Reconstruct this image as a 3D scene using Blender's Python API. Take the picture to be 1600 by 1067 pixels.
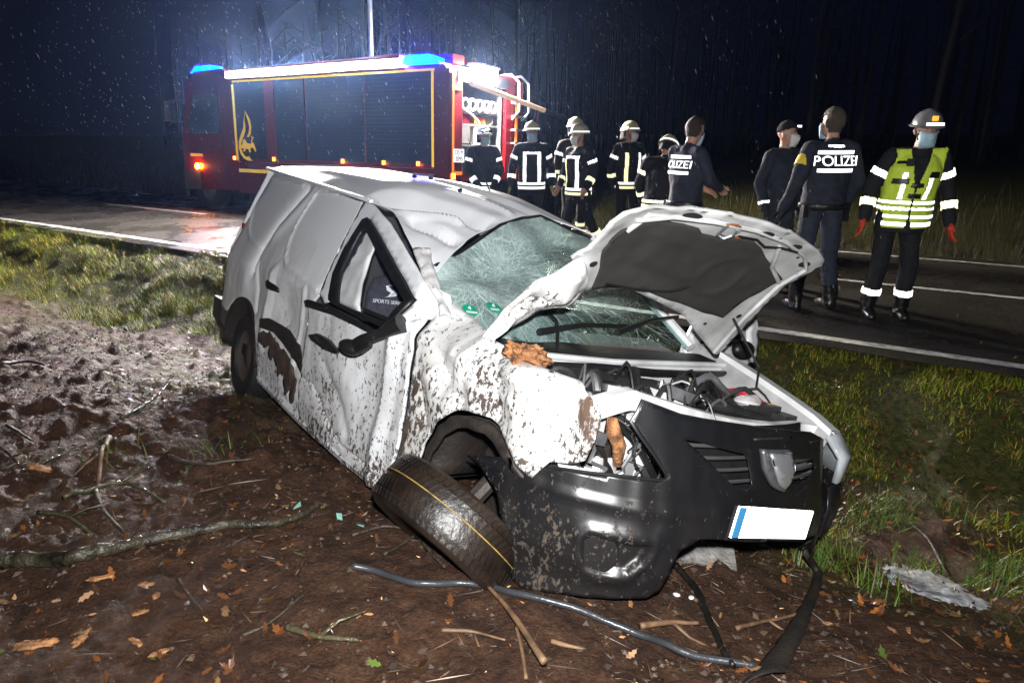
import bpy, bmesh, math, random
import numpy as np
from mathutils import Vector, Matrix, noise as mnoise
from mathutils.bvhtree import BVHTree
from mathutils.geometry import delaunay_2d_cdt
S = bpy.context.scene
for o in list(bpy.data.objects): bpy.data.objects.remove(o)
R = math.radians
rng = np.random.default_rng(7); random.seed(7)
COL = S.collection

# ------------------------------------------------------------------ camera, world, exposure
cam = bpy.data.objects.new('camera', bpy.data.cameras.new('camera')); COL.objects.link(cam)
cam.data.sensor_width = 36; cam.data.lens = 24.008; cam.data.clip_end = 400; cam.data.clip_start = .02
cam.location = (0, 0, 1.65); cam.rotation_euler = (R(90 - 17.063), 0, 0)
S.camera = cam
W = bpy.data.worlds.new('World'); S.world = W; W.use_nodes = True
W.node_tree.nodes['Background'].inputs[0].default_value = (.0009, .0012, .0036, 1)      # moonless night sky
W.node_tree.nodes['Background'].inputs[1].default_value = 1.0
S.view_settings.view_transform = 'Standard'; S.view_settings.look = 'None'
S.view_settings.exposure = .22; S.view_settings.gamma = 1
S.cycles.use_denoising = True
S.cycles.max_bounces = 6; S.cycles.volume_bounces = 0; S.cycles.transparent_max_bounces = 12
S.cycles.sample_clamp_indirect = 3.0
S.cycles.caustics_reflective = False; S.cycles.caustics_refractive = False

def lamp(name, kind, loc, power, color=(1, 1, 1), target=None, **kw):
    l = bpy.data.lights.new(name, kind); l.energy = power; l.color = color
    for k, v in kw.items(): setattr(l, k, v)
    o = bpy.data.objects.new(name, l); COL.objects.link(o); o.location = loc
    if target is not None: o.rotation_euler = (Vector(target) - Vector(loc)).to_track_quat('-Z', 'Y').to_euler()
    return o
# the photographer's flash gun, on the camera's hot shoe
lamp('camera_flash', 'SPOT', (.03, .02, 1.80), 760, (.98, .98, .97), target=(.2, 5.0, .6), spot_size=R(150), spot_blend=1.0, shadow_soft_size=.03)

# ------------------------------------------------------------------ helpers
def link(o, parent=None):
    COL.objects.link(o)
    if parent is not None: o.parent = parent
    return o
def tag(o, label=None, cat=None, group=None, kind=None):
    for k, v in (('label', label), ('category', cat), ('group', group), ('kind', kind)):
        if v: o[k] = v
    return o
def empty(name, loc=(0, 0, 0), rot=(0, 0, 0)):
    o = bpy.data.objects.new(name, None); o.empty_display_size = .2; COL.objects.link(o)
    o.location = loc; o.rotation_euler = rot
    return o
def mesh(name, v, f, mats=(), parent=None, smooth=True, ang=40, mi=None):
    m = bpy.data.meshes.new(name)
    m.from_pydata([tuple(map(float, p)) for p in v], [], [tuple(map(int, q)) for q in f])
    for x in (mats if isinstance(mats, (list, tuple)) else [mats]): m.materials.append(x)
    if mi is not None: m.polygons.foreach_set('material_index', mi)
    if smooth:
        m.polygons.foreach_set('use_smooth', [True] * len(m.polygons))
        if ang: m.set_sharp_from_angle(angle=R(ang))
    m.validate()
    return link(bpy.data.objects.new(name, m), parent)
def fastmesh(name, v, tris, mat, parent=None, smooth=False, quads=None):
    "v (n,3), tris (m,3) as numpy arrays"
    m = bpy.data.meshes.new(name)
    k = tris.shape[1]
    m.vertices.add(len(v)); m.vertices.foreach_set('co', np.ascontiguousarray(v, np.float32).ravel())
    m.loops.add(tris.size); m.loops.foreach_set('vertex_index', np.ascontiguousarray(tris, np.int32).ravel())
    m.polygons.add(len(tris)); m.polygons.foreach_set('loop_start', np.arange(0, tris.size, k, dtype=np.int32))
    m.polygons.foreach_set('use_smooth', np.full(len(tris), smooth))
    m.update(calc_edges=True)
    if mat is not None: m.materials.append(mat)
    return link(bpy.data.objects.new(name, m), parent)
def vcol(o, name, arr):
    a = o.data.attributes.new(name, 'FLOAT_COLOR', 'POINT')
    a.data.foreach_set('color', np.ascontiguousarray(arr, np.float32).ravel())
def solid(o, t, off=-1, bevel=0):
    m = o.modifiers.new('s', 'SOLIDIFY'); m.thickness = t; m.offset = off
    if bevel: b = o.modifiers.new('b', 'BEVEL'); b.width = bevel; b.segments = 2; b.limit_method = 'ANGLE'
    return o
class MB:
    "collects shapes into one mesh"
    def __init__(s): s.v = []; s.f = []
    def add(s, v, f):
        n = len(s.v); s.v += [tuple(p) for p in v]; s.f += [tuple(i + n for i in q) for q in f]; return s
    def box(s, c, d, rot=None):
        c = Vector(c); out = []
        for z in (-1, 1):
            for y in (-1, 1):
                for x in (-1, 1):
                    p = Vector((x * d[0] / 2, y * d[1] / 2, z * d[2] / 2))
                    if rot is not None: p = rot @ p
                    out.append(p + c)
        return s.add(out, [(0, 2, 3, 1), (4, 5, 7, 6), (0, 1, 5, 4), (2, 6, 7, 3), (0, 4, 6, 2), (1, 3, 7, 5)])
    def tube(s, pts, r, n=8, cap=True, flat=1.0):
        pts = [Vector(p) for p in pts]; rs = r if isinstance(r, (list, tuple)) else [r] * len(pts)
        vs = []; up = None
        for i, p in enumerate(pts):
            d = (pts[min(i + 1, len(pts) - 1)] - pts[max(i - 1, 0)])
            d = d.normalized() if d.length > 1e-9 else Vector((0, 0, 1))
            if up is None: up = Vector((0, 0, 1)) if abs(d.z) < .9 else Vector((1, 0, 0))
            a = d.cross(up).normalized(); b = a.cross(d); up = b
            for k in range(n):
                t = 2 * math.pi * k / n; vs.append(p + a * math.cos(t) * rs[i] + b * math.sin(t) * rs[i] * flat)
        fs = [(i * n + k, i * n + (k + 1) % n, (i + 1) * n + (k + 1) % n, (i + 1) * n + k) for i in range(len(pts) - 1) for k in range(n)]
        if cap: fs += [tuple(range(n - 1, -1, -1)), tuple(range((len(pts) - 1) * n, len(pts) * n))]
        return s.add(vs, fs)
    def cyl(s, a, b, r, n=20, r2=None): return s.tube([a, b], [r, r if r2 is None else r2], n)
    def caps(s, a, b, r0, r1, n=12, m=3):
        a, b = Vector(a), Vector(b); d = (b - a); d = d.normalized() if d.length > 1e-6 else Vector((0, 0, 1))
        pts = []; rs = []
        for i in range(m + 1):
            t = math.pi / 2 * i / m; pts.append(a - d * r0 * math.cos(t)); rs.append(max(r0 * math.sin(t), r0 * .05))
        for i in range(m + 1):
            t = math.pi / 2 * i / m; pts.append(b + d * r1 * math.sin(t)); rs.append(max(r1 * math.cos(t), r1 * .05))
        return s.tube(pts, rs, n)
    def ell(s, c, r, n=14, m=9, rot=None):
        vs = [];
        for i in range(m + 1):
            t = math.pi * i / m
            for k in range(n):
                a = 2 * math.pi * k / n
                p = Vector((r[0] * math.sin(t) * math.cos(a), r[1] * math.sin(t) * math.sin(a), r[2] * math.cos(t)))
                if i in (0, m): p = Vector((r[0] * .01 * math.cos(a), r[1] * .01 * math.sin(a), p.z))
                if rot is not None: p = rot @ p
                vs.append(p + Vector(c))
        fs = [(i * n + k, (i + 1) * n + k, (i + 1) * n + (k + 1) % n, i * n + (k + 1) % n) for i in range(m) for k in range(n)]
        fs += [tuple(range(n - 1, -1, -1))[::-1], tuple(range(m * n, m * n + n))[::-1]]
        return s.add(vs, fs)
    def loft(s, rings, closed=True, cap=True):
        n = len(rings[0]); vs = [p for r in rings for p in r]
        k = n if closed else n - 1
        fs = [(i * n + j, i * n + (j + 1) % n, (i + 1) * n + (j + 1) % n, (i + 1) * n + j) for i in range(len(rings) - 1) for j in range(k)]
        if cap and closed: fs += [tuple(range(n - 1, -1, -1)), tuple(range((len(rings) - 1) * n, len(rings) * n))]
        return s.add(vs, fs)
    def prism(s, poly, a, b):
        "poly: list of 3d points, extruded by vector from a to b"
        n = len(poly); v = [Vector(p) + Vector(a) for p in poly] + [Vector(p) + Vector(b) for p in poly]
        return s.add(v, [tuple(range(n - 1, -1, -1)), tuple(range(n, 2 * n))] + [(i, (i + 1) % n, n + (i + 1) % n, n + i) for i in range(n)])
    def lathe(s, prof, o, axis, n=28, a0=0, a1=None):
        "prof: (radius, along) pairs"
        ax = Vector(axis).normalized(); t = Vector((0, 0, 1)) if abs(ax.z) < .9 else Vector((1, 0, 0))
        x = ax.cross(t).normalized(); y = ax.cross(x); full = a1 is None; a1 = 2 * math.pi if full else a1
        k = n if full else n + 1
        rings = []
        for i in range(k):
            a = a0 + (a1 - a0) * i / n
            rings.append([Vector(o) + (x * math.cos(a) + y * math.sin(a)) * r + ax * h for r, h in prof])
        m = len(prof); vs = [p for q in rings for p in q]
        fs = [(i * m + j, i * m + j + 1, ((i + 1) % k) * m + j + 1, ((i + 1) % k) * m + j) for i in range(n) for j in range(m - 1)]
        return s.add(vs, fs)
    def build(s, name, mat, parent=None, ang=40, smooth=True): return mesh(name, s.v, s.f, mat, parent, smooth, ang)

def panel(name, outline, fn, mat, parent=None, holes=(), step=.04, ang=60, jag=0, seed=0):
    "sheet over a 2D outline (with holes), mapped to 3D by fn(a, b)"
    def dens(poly):
        out = []
        for i, p in enumerate(poly):
            q = poly[(i + 1) % len(poly)]; L = math.hypot(q[0] - p[0], q[1] - p[1]); k = max(1, int(L / step))
            for j in range(k): out.append((p[0] + (q[0] - p[0]) * j / k, p[1] + (q[1] - p[1]) * j / k))
        return out
    loops = [dens(outline)] + [dens(h) for h in holes]
    pts = []; edges = []
    for lp in loops:
        n = len(pts); pts += lp; edges += [(n + i, n + (i + 1) % len(lp)) for i in range(len(lp))]
    B = np.array(pts)
    def inside(P, poly):
        poly = np.array(poly); c = np.zeros(len(P), bool)
        for i in range(len(poly)):
            a, b = poly[i], poly[i - 1]
            w = ((a[1] > P[:, 1]) != (b[1] > P[:, 1]))
            with np.errstate(divide='ignore', invalid='ignore'):
                c ^= w & (P[:, 0] < (b[0] - a[0]) * (P[:, 1] - a[1]) / (b[1] - a[1]) + a[0])
        return c
    lo, hi = B.min(0), B.max(0)
    xs = np.arange(lo[0] + step / 2, hi[0], step); ys = np.arange(lo[1] + step / 2, hi[1], step * .866)
    G = np.array([(x + (step / 2 if j % 2 else 0), y) for j, y in enumerate(ys) for x in xs]) if len(xs) and len(ys) else np.zeros((0, 2))
    if len(G):
        ok = inside(G, loops[0])
        for h in loops[1:]: ok &= ~inside(G, h)
        G = G[ok]
        if len(G):
            d = np.sqrt(((G[:, None, :] - B[None]) ** 2).sum(2)).min(1); G = G[d > step * .45]
    allp = [Vector(p) for p in pts] + [Vector(p) for p in G]
    v2, e2, f2, *_ = delaunay_2d_cdt(allp, edges, [], 0, 1e-6)
    P = np.array([tuple(v) for v in v2]); tri = np.array([tuple(t) for t in f2 if len(t) == 3])
    c = P[tri].mean(1); ok = inside(c, loops[0])
    for h in loops[1:]: ok &= ~inside(c, h)
    tri = tri[ok]
    return mesh(name, [fn(*p) for p in P], tri, mat, parent, True, ang)

# ---------- vectorised value noise
def _hash(ix, iy, s):
    h = (ix.astype(np.int64) * 374761393 + iy.astype(np.int64) * 668265263 + s * 1442695041) & 0xffffffff
    h = ((h ^ (h >> 13)) * 1274126177) & 0xffffffff
    return ((h ^ (h >> 16)) & 0xffff) / 65535.0
def vnoise(x, y, s=0):
    x = np.asarray(x, float); y = np.asarray(y, float)
    ix = np.floor(x); iy = np.floor(y); fx = x - ix; fy = y - iy
    fx = fx * fx * (3 - 2 * fx); fy = fy * fy * (3 - 2 * fy)
    a = _hash(ix, iy, s); b = _hash(ix + 1, iy, s); c = _hash(ix, iy + 1, s); d = _hash(ix + 1, iy + 1, s)
    return (a * (1 - fx) + b * fx) * (1 - fy) + (c * (1 - fx) + d * fx) * fy
def fbm(x, y, s=0, oct=4, gain=.5):
    t = 0; a = 1; n = 0
    for i in range(oct): t = t + a * vnoise(x * 2 ** i + 17.3 * i, y * 2 ** i + 9.1 * i, s + i); n += a; a *= gain
    return t / n

# ---------- materials
def nodes(name):
    m = bpy.data.materials.new(name); m.use_nodes = True
    return m, m.node_tree.nodes, m.node_tree.links, m.node_tree.nodes['Principled BSDF']
def mat(name, col, rough=.5, metal=0, var=.25, scale=8, bump=0, bscale=60, coat=0, emit=None, es=0, spec=.5, trans=0):
    m, N, L, B = nodes(name)
    B.inputs['Roughness'].default_value = rough; B.inputs['Metallic'].default_value = metal
    B.inputs['Coat Weight'].default_value = coat; B.inputs['Specular IOR Level'].default_value = spec
    B.inputs['Transmission Weight'].default_value = trans
    tc = N.new('ShaderNodeTexCoord')
    if var:
        n = N.new('ShaderNodeTexNoise'); n.inputs['Scale'].default_value = scale; n.inputs['Detail'].default_value = 6
        L.new(tc.outputs['Object'], n.inputs['Vector'])
        r = N.new('ShaderNodeValToRGB'); r.color_ramp.elements[0].position = .3; r.color_ramp.elements[1].position = .72
        r.color_ramp.elements[0].color = (*[c * (1 - var) for c in col], 1); r.color_ramp.elements[1].color = (*[min(1, c * (1 + var)) for c in col], 1)
        L.new(n.outputs['Fac'], r.inputs['Fac']); L.new(r.outputs['Color'], B.inputs['Base Color'])
    else: B.inputs['Base Color'].default_value = (*col, 1)
    if bump:
        n2 = N.new('ShaderNodeTexNoise'); n2.inputs['Scale'].default_value = bscale; n2.inputs['Detail'].default_value = 4
        L.new(tc.outputs['Object'], n2.inputs['Vector'])
        b = N.new('ShaderNodeBump'); b.inputs['Strength'].default_value = bump; b.inputs['Distance'].default_value = .01
        L.new(n2.outputs['Fac'], b.inputs['Height']); L.new(b.outputs['Normal'], B.inputs['Normal'])
    if emit: B.inputs['Emission Color'].default_value = (*emit, 1); B.inputs['Emission Strength'].default_value = es
    return m
def retro(name, col, gain=.5, rough=.32, base=None):
    "glass-bead reflective tape: sends light back to where it came from"
    m, N, L, B = nodes(name)
    B.inputs['Base Color'].default_value = (*(base or col), 1); B.inputs['Roughness'].default_value = .5
    g = N.new('ShaderNodeBsdfGlossy'); g.inputs['Color'].default_value = (*col, 1); g.inputs['Roughness'].default_value = rough
    ge = N.new('ShaderNodeNewGeometry'); L.new(ge.outputs['Incoming'], g.inputs['Normal'])
    mx = N.new('ShaderNodeMixShader'); mx.inputs[0].default_value = gain
    L.new(B.outputs[0], mx.inputs[1]); L.new(g.outputs[0], mx.inputs[2]); L.new(mx.outputs[0], N['Material Output'].inputs['Surface'])
    return m
def math_node(N, L, op, a, b=None, c=None):
    n = N.new('ShaderNodeMath'); n.operation = op
    for i, x in enumerate((a, b, c)):
        if x is None: continue
        if isinstance(x, (int, float)): n.inputs[i].default_value = x
        else: L.new(x, n.inputs[i])
    return n.outputs[0]

# ------------------------------------------------------------------ the place: road frame (u along the road, v across it)
UD = np.array([-.84044, .54191]); VD = np.array([.54191, .84044])
def xy(u, v): return UD[0] * u + VD[0] * v, UD[1] * u + VD[1] * v
def uv(x, y): return UD[0] * x + UD[1] * y, VD[0] * x + VD[1] * y
PV = [-30, -6, 0, .9, 1.4, 1.8, 2.3, 2.8, 3.3, 3.9, 4.35, 4.8, 5.2, 5.55, 5.8, 6.1, 8.6, 11.3, 11.9, 12.6, 13.6, 16, 40, 200]
PZ = [1.0, .5, .20, .16, .13, .06, -.06, -.19, -.40, -.56, -.57, -.46, -.28, -.11, -.035, -.03, -.03, -.11, -.14, -.32, -.22, .12, .5, .5]
def ground_z(x, y):
    x = np.asarray(x, float); y = np.asarray(y, float)
    u, v = uv(x, y)
    vv = v + (fbm(u * .5, v * .5, 3, 2) - .5) * .35 * np.clip((5.4 - v) / .6, 0, 1)
    z = (np.interp(vv - .12, PV, PZ) + np.interp(vv, PV, PZ) + np.interp(vv + .12, PV, PZ)) / 3
    road = np.clip((v - 5.55) / .25, 0, 1) * np.clip((11.75 - v) / .25, 0, 1)
    rough = (1 - road) * np.clip((40 - np.hypot(x, y)) / 20, .1, 1)
    mud = np.clip((4.3 - v) / .5, 0, 1)
    z = z + rough * ((fbm(x * 1.6, y * 1.6, 11, 3) - .5) * (.10 + .03 * mud) + (fbm(x * 9, y * 9, 23, 3) - .5) * (.016 + .022 * mud) + (fbm(x * 34, y * 34, 29, 2) - .5) * .014 * mud)
    left = np.clip((u - 2.2) / .8, 0, 1)
    clod = np.clip(fbm(x * 7, y * 7, 31, 3) - .56, 0, 1) * mud * rough * (.35 + .65 * left)
    tus = np.clip(fbm(x * 3.2, y * 3.2, 41, 2) - .5, 0, 1) * np.clip((v - 4.0) / .5, 0, 1) * np.clip((5.5 - v) / .3, 0, 1)
    mound = .05 * np.exp(-((x - .25) / .45) ** 2 - ((y - 2.05) / .3) ** 2)
    return z + clod * .22 + tus * .22 + mound
# ------------------------------------------------------------------ ground, one sheet to the horizon (polar grid round the viewpoint)
def ground_material():
    m, N, L, B = nodes('ground')
    at = N.new('ShaderNodeAttribute'); at.attribute_name = 'kind'          # r grass, g pale sandy crust, b wet mud
    sep = N.new('ShaderNodeSeparateColor'); L.new(at.outputs['Color'], sep.inputs[0])
    tc = N.new('ShaderNodeTexCoord')
    def nz(sc, det=6, rough=.6):
        n = N.new('ShaderNodeTexNoise'); n.inputs['Scale'].default_value = sc; n.inputs['Detail'].default_value = det; n.inputs['Roughness'].default_value = rough
        L.new(tc.outputs['Object'], n.inputs['Vector']); return n.outputs['Fac']
    def ramp(f, *st):
        r = N.new('ShaderNodeValToRGB'); e = r.color_ramp.elements
        while len(e) < len(st): e.new(.5)
        for k, (p, c) in enumerate(st): e[k].position = p; e[k].color = (*c, 1)
        L.new(f, r.inputs[0]); return r.outputs[0]
    def mix(f, a, b):
        x = N.new('ShaderNodeMix'); x.data_type = 'RGBA'
        if isinstance(f, float): x.inputs[0].default_value = f
        else: L.new(f, x.inputs[0])
        L.new(a, x.inputs[6]); L.new(b, x.inputs[7]); return x.outputs[2]
    mud = ramp(nz(9, 8, .7), (.28, (.020, .009, .005)), (.5, (.066, .031, .017)), (.75, (.125, .066, .038)))
    fine = ramp(nz(75, 5, .7), (.35, (.45, .45, .45)), (.7, (1.35, 1.3, 1.25)))
    mul = N.new('ShaderNodeMix'); mul.data_type = 'RGBA'; mul.blend_type = 'MULTIPLY'; mul.inputs[0].default_value = .8
    L.new(mud, mul.inputs[6]); L.new(fine, mul.inputs[7])
    gr = ramp(nz(22, 6), (.3, (.020, .022, .005)), (.5, (.055, .060, .012)), (.75, (.12, .085, .028)))
    sand = ramp(nz(40, 6), (.3, (.05, .042, .022)), (.7, (.17, .15, .095)))
    c = mix(sep.outputs[0], mul.outputs[2], gr); c = mix(sep.outputs[1], c, sand)
    L.new(c, B.inputs['Base Color']); B.inputs['Specular IOR Level'].default_value = .25
    rr = N.new('ShaderNodeMapRange'); L.new(nz(14, 4), rr.inputs[0]); rr.inputs[1].default_value = .35; rr.inputs[2].default_value = .65; rr.inputs[3].default_value = .45; rr.inputs[4].default_value = .85
    L.new(rr.outputs[0], B.inputs['Roughness'])
    b = N.new('ShaderNodeBump'); b.inputs['Strength'].default_value = .9; b.inputs['Distance'].default_value = .03
    L.new(nz(55, 8, .7), b.inputs['Height']); L.new(b.outputs[0], B.inputs['Normal'])
    return m
th = np.concatenate([np.linspace(-180, -62, 40, endpoint=False), np.linspace(-62, 62, 620, endpoint=False), np.linspace(62, 180, 40, endpoint=False)])
rad = np.concatenate([[.05, .5], np.geomspace(1.0, 18, 430), np.geomspace(18.6, 300, 40)])
TH, RD = np.meshgrid(np.radians(th), rad)
gx, gy = (RD * np.sin(TH)).ravel(), (RD * np.cos(TH)).ravel()
gz_ = ground_z(gx, gy)
n_t = len(th)
I = np.arange(len(rad) - 1)[:, None] * n_t; J = np.arange(n_t)[None]
Jn = (J + 1) % n_t
quads = np.stack([I + J, I + Jn, I + n_t + Jn, I + n_t + J], -1).reshape(-1, 4)[:, ::-1]
ground = fastmesh('ground', np.stack([gx, gy, gz_], 1), quads, ground_material(), smooth=True)
tag(ground, kind='structure')
def grass_mask(x, y):
    u, v = uv(x, y)
    g = np.clip((v - 4.05 + (fbm(x * 1.3, y * 1.3, 5, 3) - .5) * 1.2) / .35, 0, 1) * np.clip((5.95 - v) / .2, 0, 1)
    torn = np.clip(1.3 - np.hypot((u - 1.1) / .85, (v - 4.0) / .7), 0, 1)      # ploughed up beside the wreck
    g = np.clip(g - 2.2 * torn, 0, 1)
    moss = .55 * np.clip((fbm(x * 2.3, y * 2.3, 15, 4) - .47) * 5, 0, 1) * np.clip((v - 2.6) / .5, 0, 1) * np.clip((5.95 - v) / .2, 0, 1) * np.clip((1.2 - u) / .6, 0, 1)
    g = np.maximum(g, moss)
    far = np.clip((v - 11.7) / .3, 0, 1)
    return np.maximum(g, far)
gm = grass_mask(gx, gy); gu, gv = uv(gx, gy)
gm = np.maximum(gm, .75 * np.clip((fbm(gx * 2.8, gy * 2.8, 19, 4) - .50) * 6, 0, 1) * np.clip((gu - 3.2) / 1.0, 0, 1) * np.clip((gv - 1.6) / .8, 0, 1) * np.clip((6 - gv) / .1, 0, 1))
near = np.clip((gv - 1.2) / .8, 0, 1) * np.clip((4.2 - gv) / .4, 0, 1) * np.clip((gu - 2.6) / 1.0, 0, 1)
sand = near * np.clip((fbm(gx * 3.4, gy * 3.4, 77, 5) - .50) * 7, 0, 1) * np.clip(1 - np.abs(gv - 2.9) / .75, 0, 1)
vcol(ground, 'kind', np.stack([gm, np.clip(sand, 0, .38), 1 - gm, np.ones_like(gm)], 1))

# ---------- road
def road_z(v): return np.interp(v, [5.6, 8.58, 11.6], [.002, .012, -.075])
def asphalt():
    m, N, L, B = nodes('wet_asphalt')
    tc = N.new('ShaderNodeTexCoord')
    n = N.new('ShaderNodeTexNoise'); n.inputs['Scale'].default_value = 1.1; n.inputs['Detail'].default_value = 7; L.new(tc.outputs['Object'], n.inputs['Vector'])
    s = N.new('ShaderNodeTexVoronoi'); s.inputs['Scale'].default_value = 130; L.new(tc.outputs['Object'], s.inputs['Vector'])
    r = N.new('ShaderNodeValToRGB'); r.color_ramp.elements[0].color = (.018, .017, .015, 1); r.color_ramp.elements[1].color = (.085, .076, .062, 1); L.new(s.outputs['Distance'], r.inputs[0])
    L.new(r.outputs[0], B.inputs['Base Color'])
    q = N.new('ShaderNodeMapRange'); L.new(n.outputs['Fac'], q.inputs[0]); q.inputs[1].default_value = .4; q.inputs[2].default_value = .62; q.inputs[3].default_value = .13; q.inputs[4].default_value = .45
    L.new(q.outputs[0], B.inputs['Roughness'])
    b = N.new('ShaderNodeBump'); b.inputs['Strength'].default_value = .5; b.inputs['Distance'].default_value = .006
    L.new(s.outputs['Distance'], b.inputs['Height']); L.new(b.outputs[0], B.inputs['Normal'])
    return m
def strip(name, u0, u1, v0, v1, dz, m, n=60, k=8, wob=0):
    us = np.linspace(u0, u1, n); vs = np.linspace(v0, v1, k); V = []; Fq = []
    for i, a in enumerate(us):
        for j, b in enumerate(vs):
            bb = b + (wob * (vnoise(a * 3, j * 9.7, 5) - .5) if j in (0, k - 1) else 0)
            V.append((*xy(a, bb), road_z(bb) + dz))
    for i in range(n - 1):
        for j in range(k - 1): Fq.append((i * k + j, i * k + j + 1, (i + 1) * k + j + 1, (i + 1) * k + j))
    return mesh(name, V, Fq, m)
tag(strip('road', -60, 140, 5.72, 11.62, 0, asphalt(), 400, 10, .10), kind='structure')
paint = mat('road_paint', (.62, .62, .58), .5, var=.5, scale=14, bump=.3, bscale=120)
tag(strip('edge_line', -60, 140, 5.94, 6.06, .005, paint, 400, 3), kind='structure')
tag(strip('edge_line', -60, 140, 11.12, 11.22, .005, paint, 400, 3), kind='structure')
for k, (a, b) in enumerate([(-2.3, 1.05), (13.1, 17.0), (22.5, 26.5), (-11, -7)]):
    tag(strip('centre_line_dash', a, b, 8.53, 8.64, .005, paint, 24, 3), kind='structure')

# ------------------------------------------------------------------ fire engine (local x forward along the road, y towards our side, z up)
TR = empty('fire_engine', (*xy(7.35, 9.32), .0), (R(2.6), 0, math.atan2(UD[1], UD[0])))
tag(TR, 'red fire engine with dark side shutters, lit roof strip and blue beacons on the road', 'fire engine')
red = mat('red_paint', (.20, .004, .008), .28, var=.12, coat=.6)
dark = mat('dark_shutter', (.0035, .0035, .005), .3, var=.3, scale=2, coat=.3)
blackp = mat('black_plastic', (.012, .012, .013), .45, var=.3, bump=.15)
alu = mat('aluminium', (.62, .63, .66), .35, .9, var=.15)
rubber = mat('tyre_rubber', (.014, .013, .013), .7, var=.3, bump=.3, bscale=40)
yel_r = retro('yellow_reflective_tape', (1, .62, .06), .45, .4, (.75, .45, .03))
org_r = retro('orange_reflective_tape', (1, .28, .03), .5, .4, (.85, .22, .02))
white_r = retro('silver_reflective_tape', (.95, .97, 1), .5, .36, (.62, .64, .66))
wht = mat('white_panel', (.7, .7, .7), .45, var=.1)
glassd = mat('dark_glass', (.01, .012, .018), .06, var=0, coat=.5)
def emis(name, col, s): return mat(name, (.02, .02, .02), .4, var=0, emit=col, es=s)
LED = emis('led_strip', (1, .95, .88), 1700.0)
FLOOD = emis('flood_lamp', (1, .90, .76), 2600.0)
BLUE = emis('blue_beacon', (.0, .0022, 1.0), 320.0)
ORNG = emis('orange_lamp', (1, .22, .008), 260.0)
ORNS = emis('orange_marker', (1, .22, .02), 9.0)
WD = 2.3      # width, towards -y
# body
b = MB(); b.box((2.85, -.05 - .02, 1.86), (5.45, .06, 1.62)); b.box((2.85, -WD + .05, 1.86), (5.45, .06, 1.62)); b.box((2.85, -WD / 2, 2.66), (5.6, WD, .10)); b.box((5.57, -WD / 2, 1.7), (.06, WD, 1.9)); b.box((2.85, -WD / 2, 1.0), (5.45, WD - .1, .08))
b.build('body', red, TR, 30)
# side: dark shutters framed with tape, red skirt below
for k, (x0, x1) in enumerate([(.28, 1.85), (1.90, 3.40), (3.45, 4.30), (4.62, 5.52)]):
    sh = MB()
    nz_ = 22
    for i in range(nz_):
        z = 1.12 + (i + .5) * (1.5 / nz_); sh.box(((x0 + x1) / 2, -.025, z), (x1 - x0, .03, 1.5 / nz_ - .0006))
    sh.build('shutter', dark, TR, 30)
MB().box((4.46, -.03, 1.86), (.30, .05, 1.60)).build('post', red, TR)
MB().box((.14, -.03, 1.70), (.26, .07, 1.95)).build('post', red, TR)
for nm, c, d in [('tape', (2.9, .012, 2.63), (5.3, .012, .035)), ('tape', (5.55, .012, 1.82), (.06, .012, 1.50)), ('tape', (.29, .012, 1.85), (.045, .012, 1.56)), ('tape', (5.0, .012, .87), (1.05, .012, .07))]:
    MB().box(c, d).build(nm, yel_r, TR)
MB().box((4.9, -.06, .72), (1.4, .10, .62)).build('skirt', red, TR)
MB().box((3.3, -.06, .80), (1.2, .10, .45)).build('skirt', red, TR)
for x in (.62, 1.42, 2.45, 4.40, 5.66): MB().box((x, .01, 1.12 if x < 5 else 1.12), (.05, .03, .07)).build('side_marker', ORNS, TR)
MB().box((.9, -.06, .88), (1.1, .09, .06)).box((.9, -.04, .93), (1.05, .02, .02)).build('step', wht, TR)
# roof strip light (our side) and roof rim
MB().prism([(.95, 0, 2.70), (5.62, 0, 2.70), (5.62, 0, 2.80), (.95, 0, 2.86)], (0, -.06, 0), (0, .055, 0)).build('strip_light', LED, TR)
MB().box((2.8, -.25, 2.80), (5.7, .3, .14)).build('roof_rim', red, TR)
MB().box((5.66, -.02, 2.78), (.05, .22, .16)).build('added_end_shield', red, TR)  # added to block the strip's end glow towards the cab
MB().prism([(.95, 0, 2.82), (5.66, 0, 2.805), (5.66, 0, 2.84), (.95, 0, 2.90)], (0, -.1, 0), (0, .075, 0)).build('added_top_shield', red, TR)  # added cover, lets the strip shine outwards only
MB().box((3.3, .015, 2.685), (4.75, .10, .022)).build('added_under_shield', red, TR)  # added to keep the strip's light off the side panels below
# cab
cabp = [(5.66, .45), (5.66, 2.72), (5.95, 2.90), (6.9, 2.88), (7.28, 2.62), (7.50, 1.72), (7.55, 1.5), (7.55, .42)]
cb = MB(); cb.prism([(x, 0, z) for x, z in cabp], (0, -.05, 0), (0, -WD + .05, 0)); cb.build('cab', red, TR, 30)
MB().prism([(6.15, 0, 1.62), (6.15, 0, 2.42), (6.98, 0, 2.42), (7.28, 0, 1.75), (7.1, 0, 1.62)], (0, -.045, 0), (0, -.03, 0)).build('door_window', glassd, TR)
MB().prism([(7.30, 0, 2.55), (7.52, 0, 1.72), (7.54, 0, 1.72), (7.34, 0, 2.56)], (0, -.12, 0), (0, -WD + .12, 0)).build('windscreen', glassd, TR)
MB().box((7.05, -.035, 1.16), (.42, .02, .06)).build('tape', yel_r, TR)
MB().box((6.42, -.04, 1.35), (.22, .03, .03)).build('door_handle', blackp, TR)
dl = MB()
for x in (6.1, 7.0): dl.box((x, -.046, 1.5), (.008, .012, 1.7))
dl.build('door_seam', blackp, TR)
MB().box((7.25, -.07, .62), (.62, .10, .42)).build('cab_bumper', mat('grey_bumper', (.10, .10, .10), .5), TR)
MB().ell((7.02, -.01, .92), (.07, .03, .06)).build('turn_signal', ORNG, TR)
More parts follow.
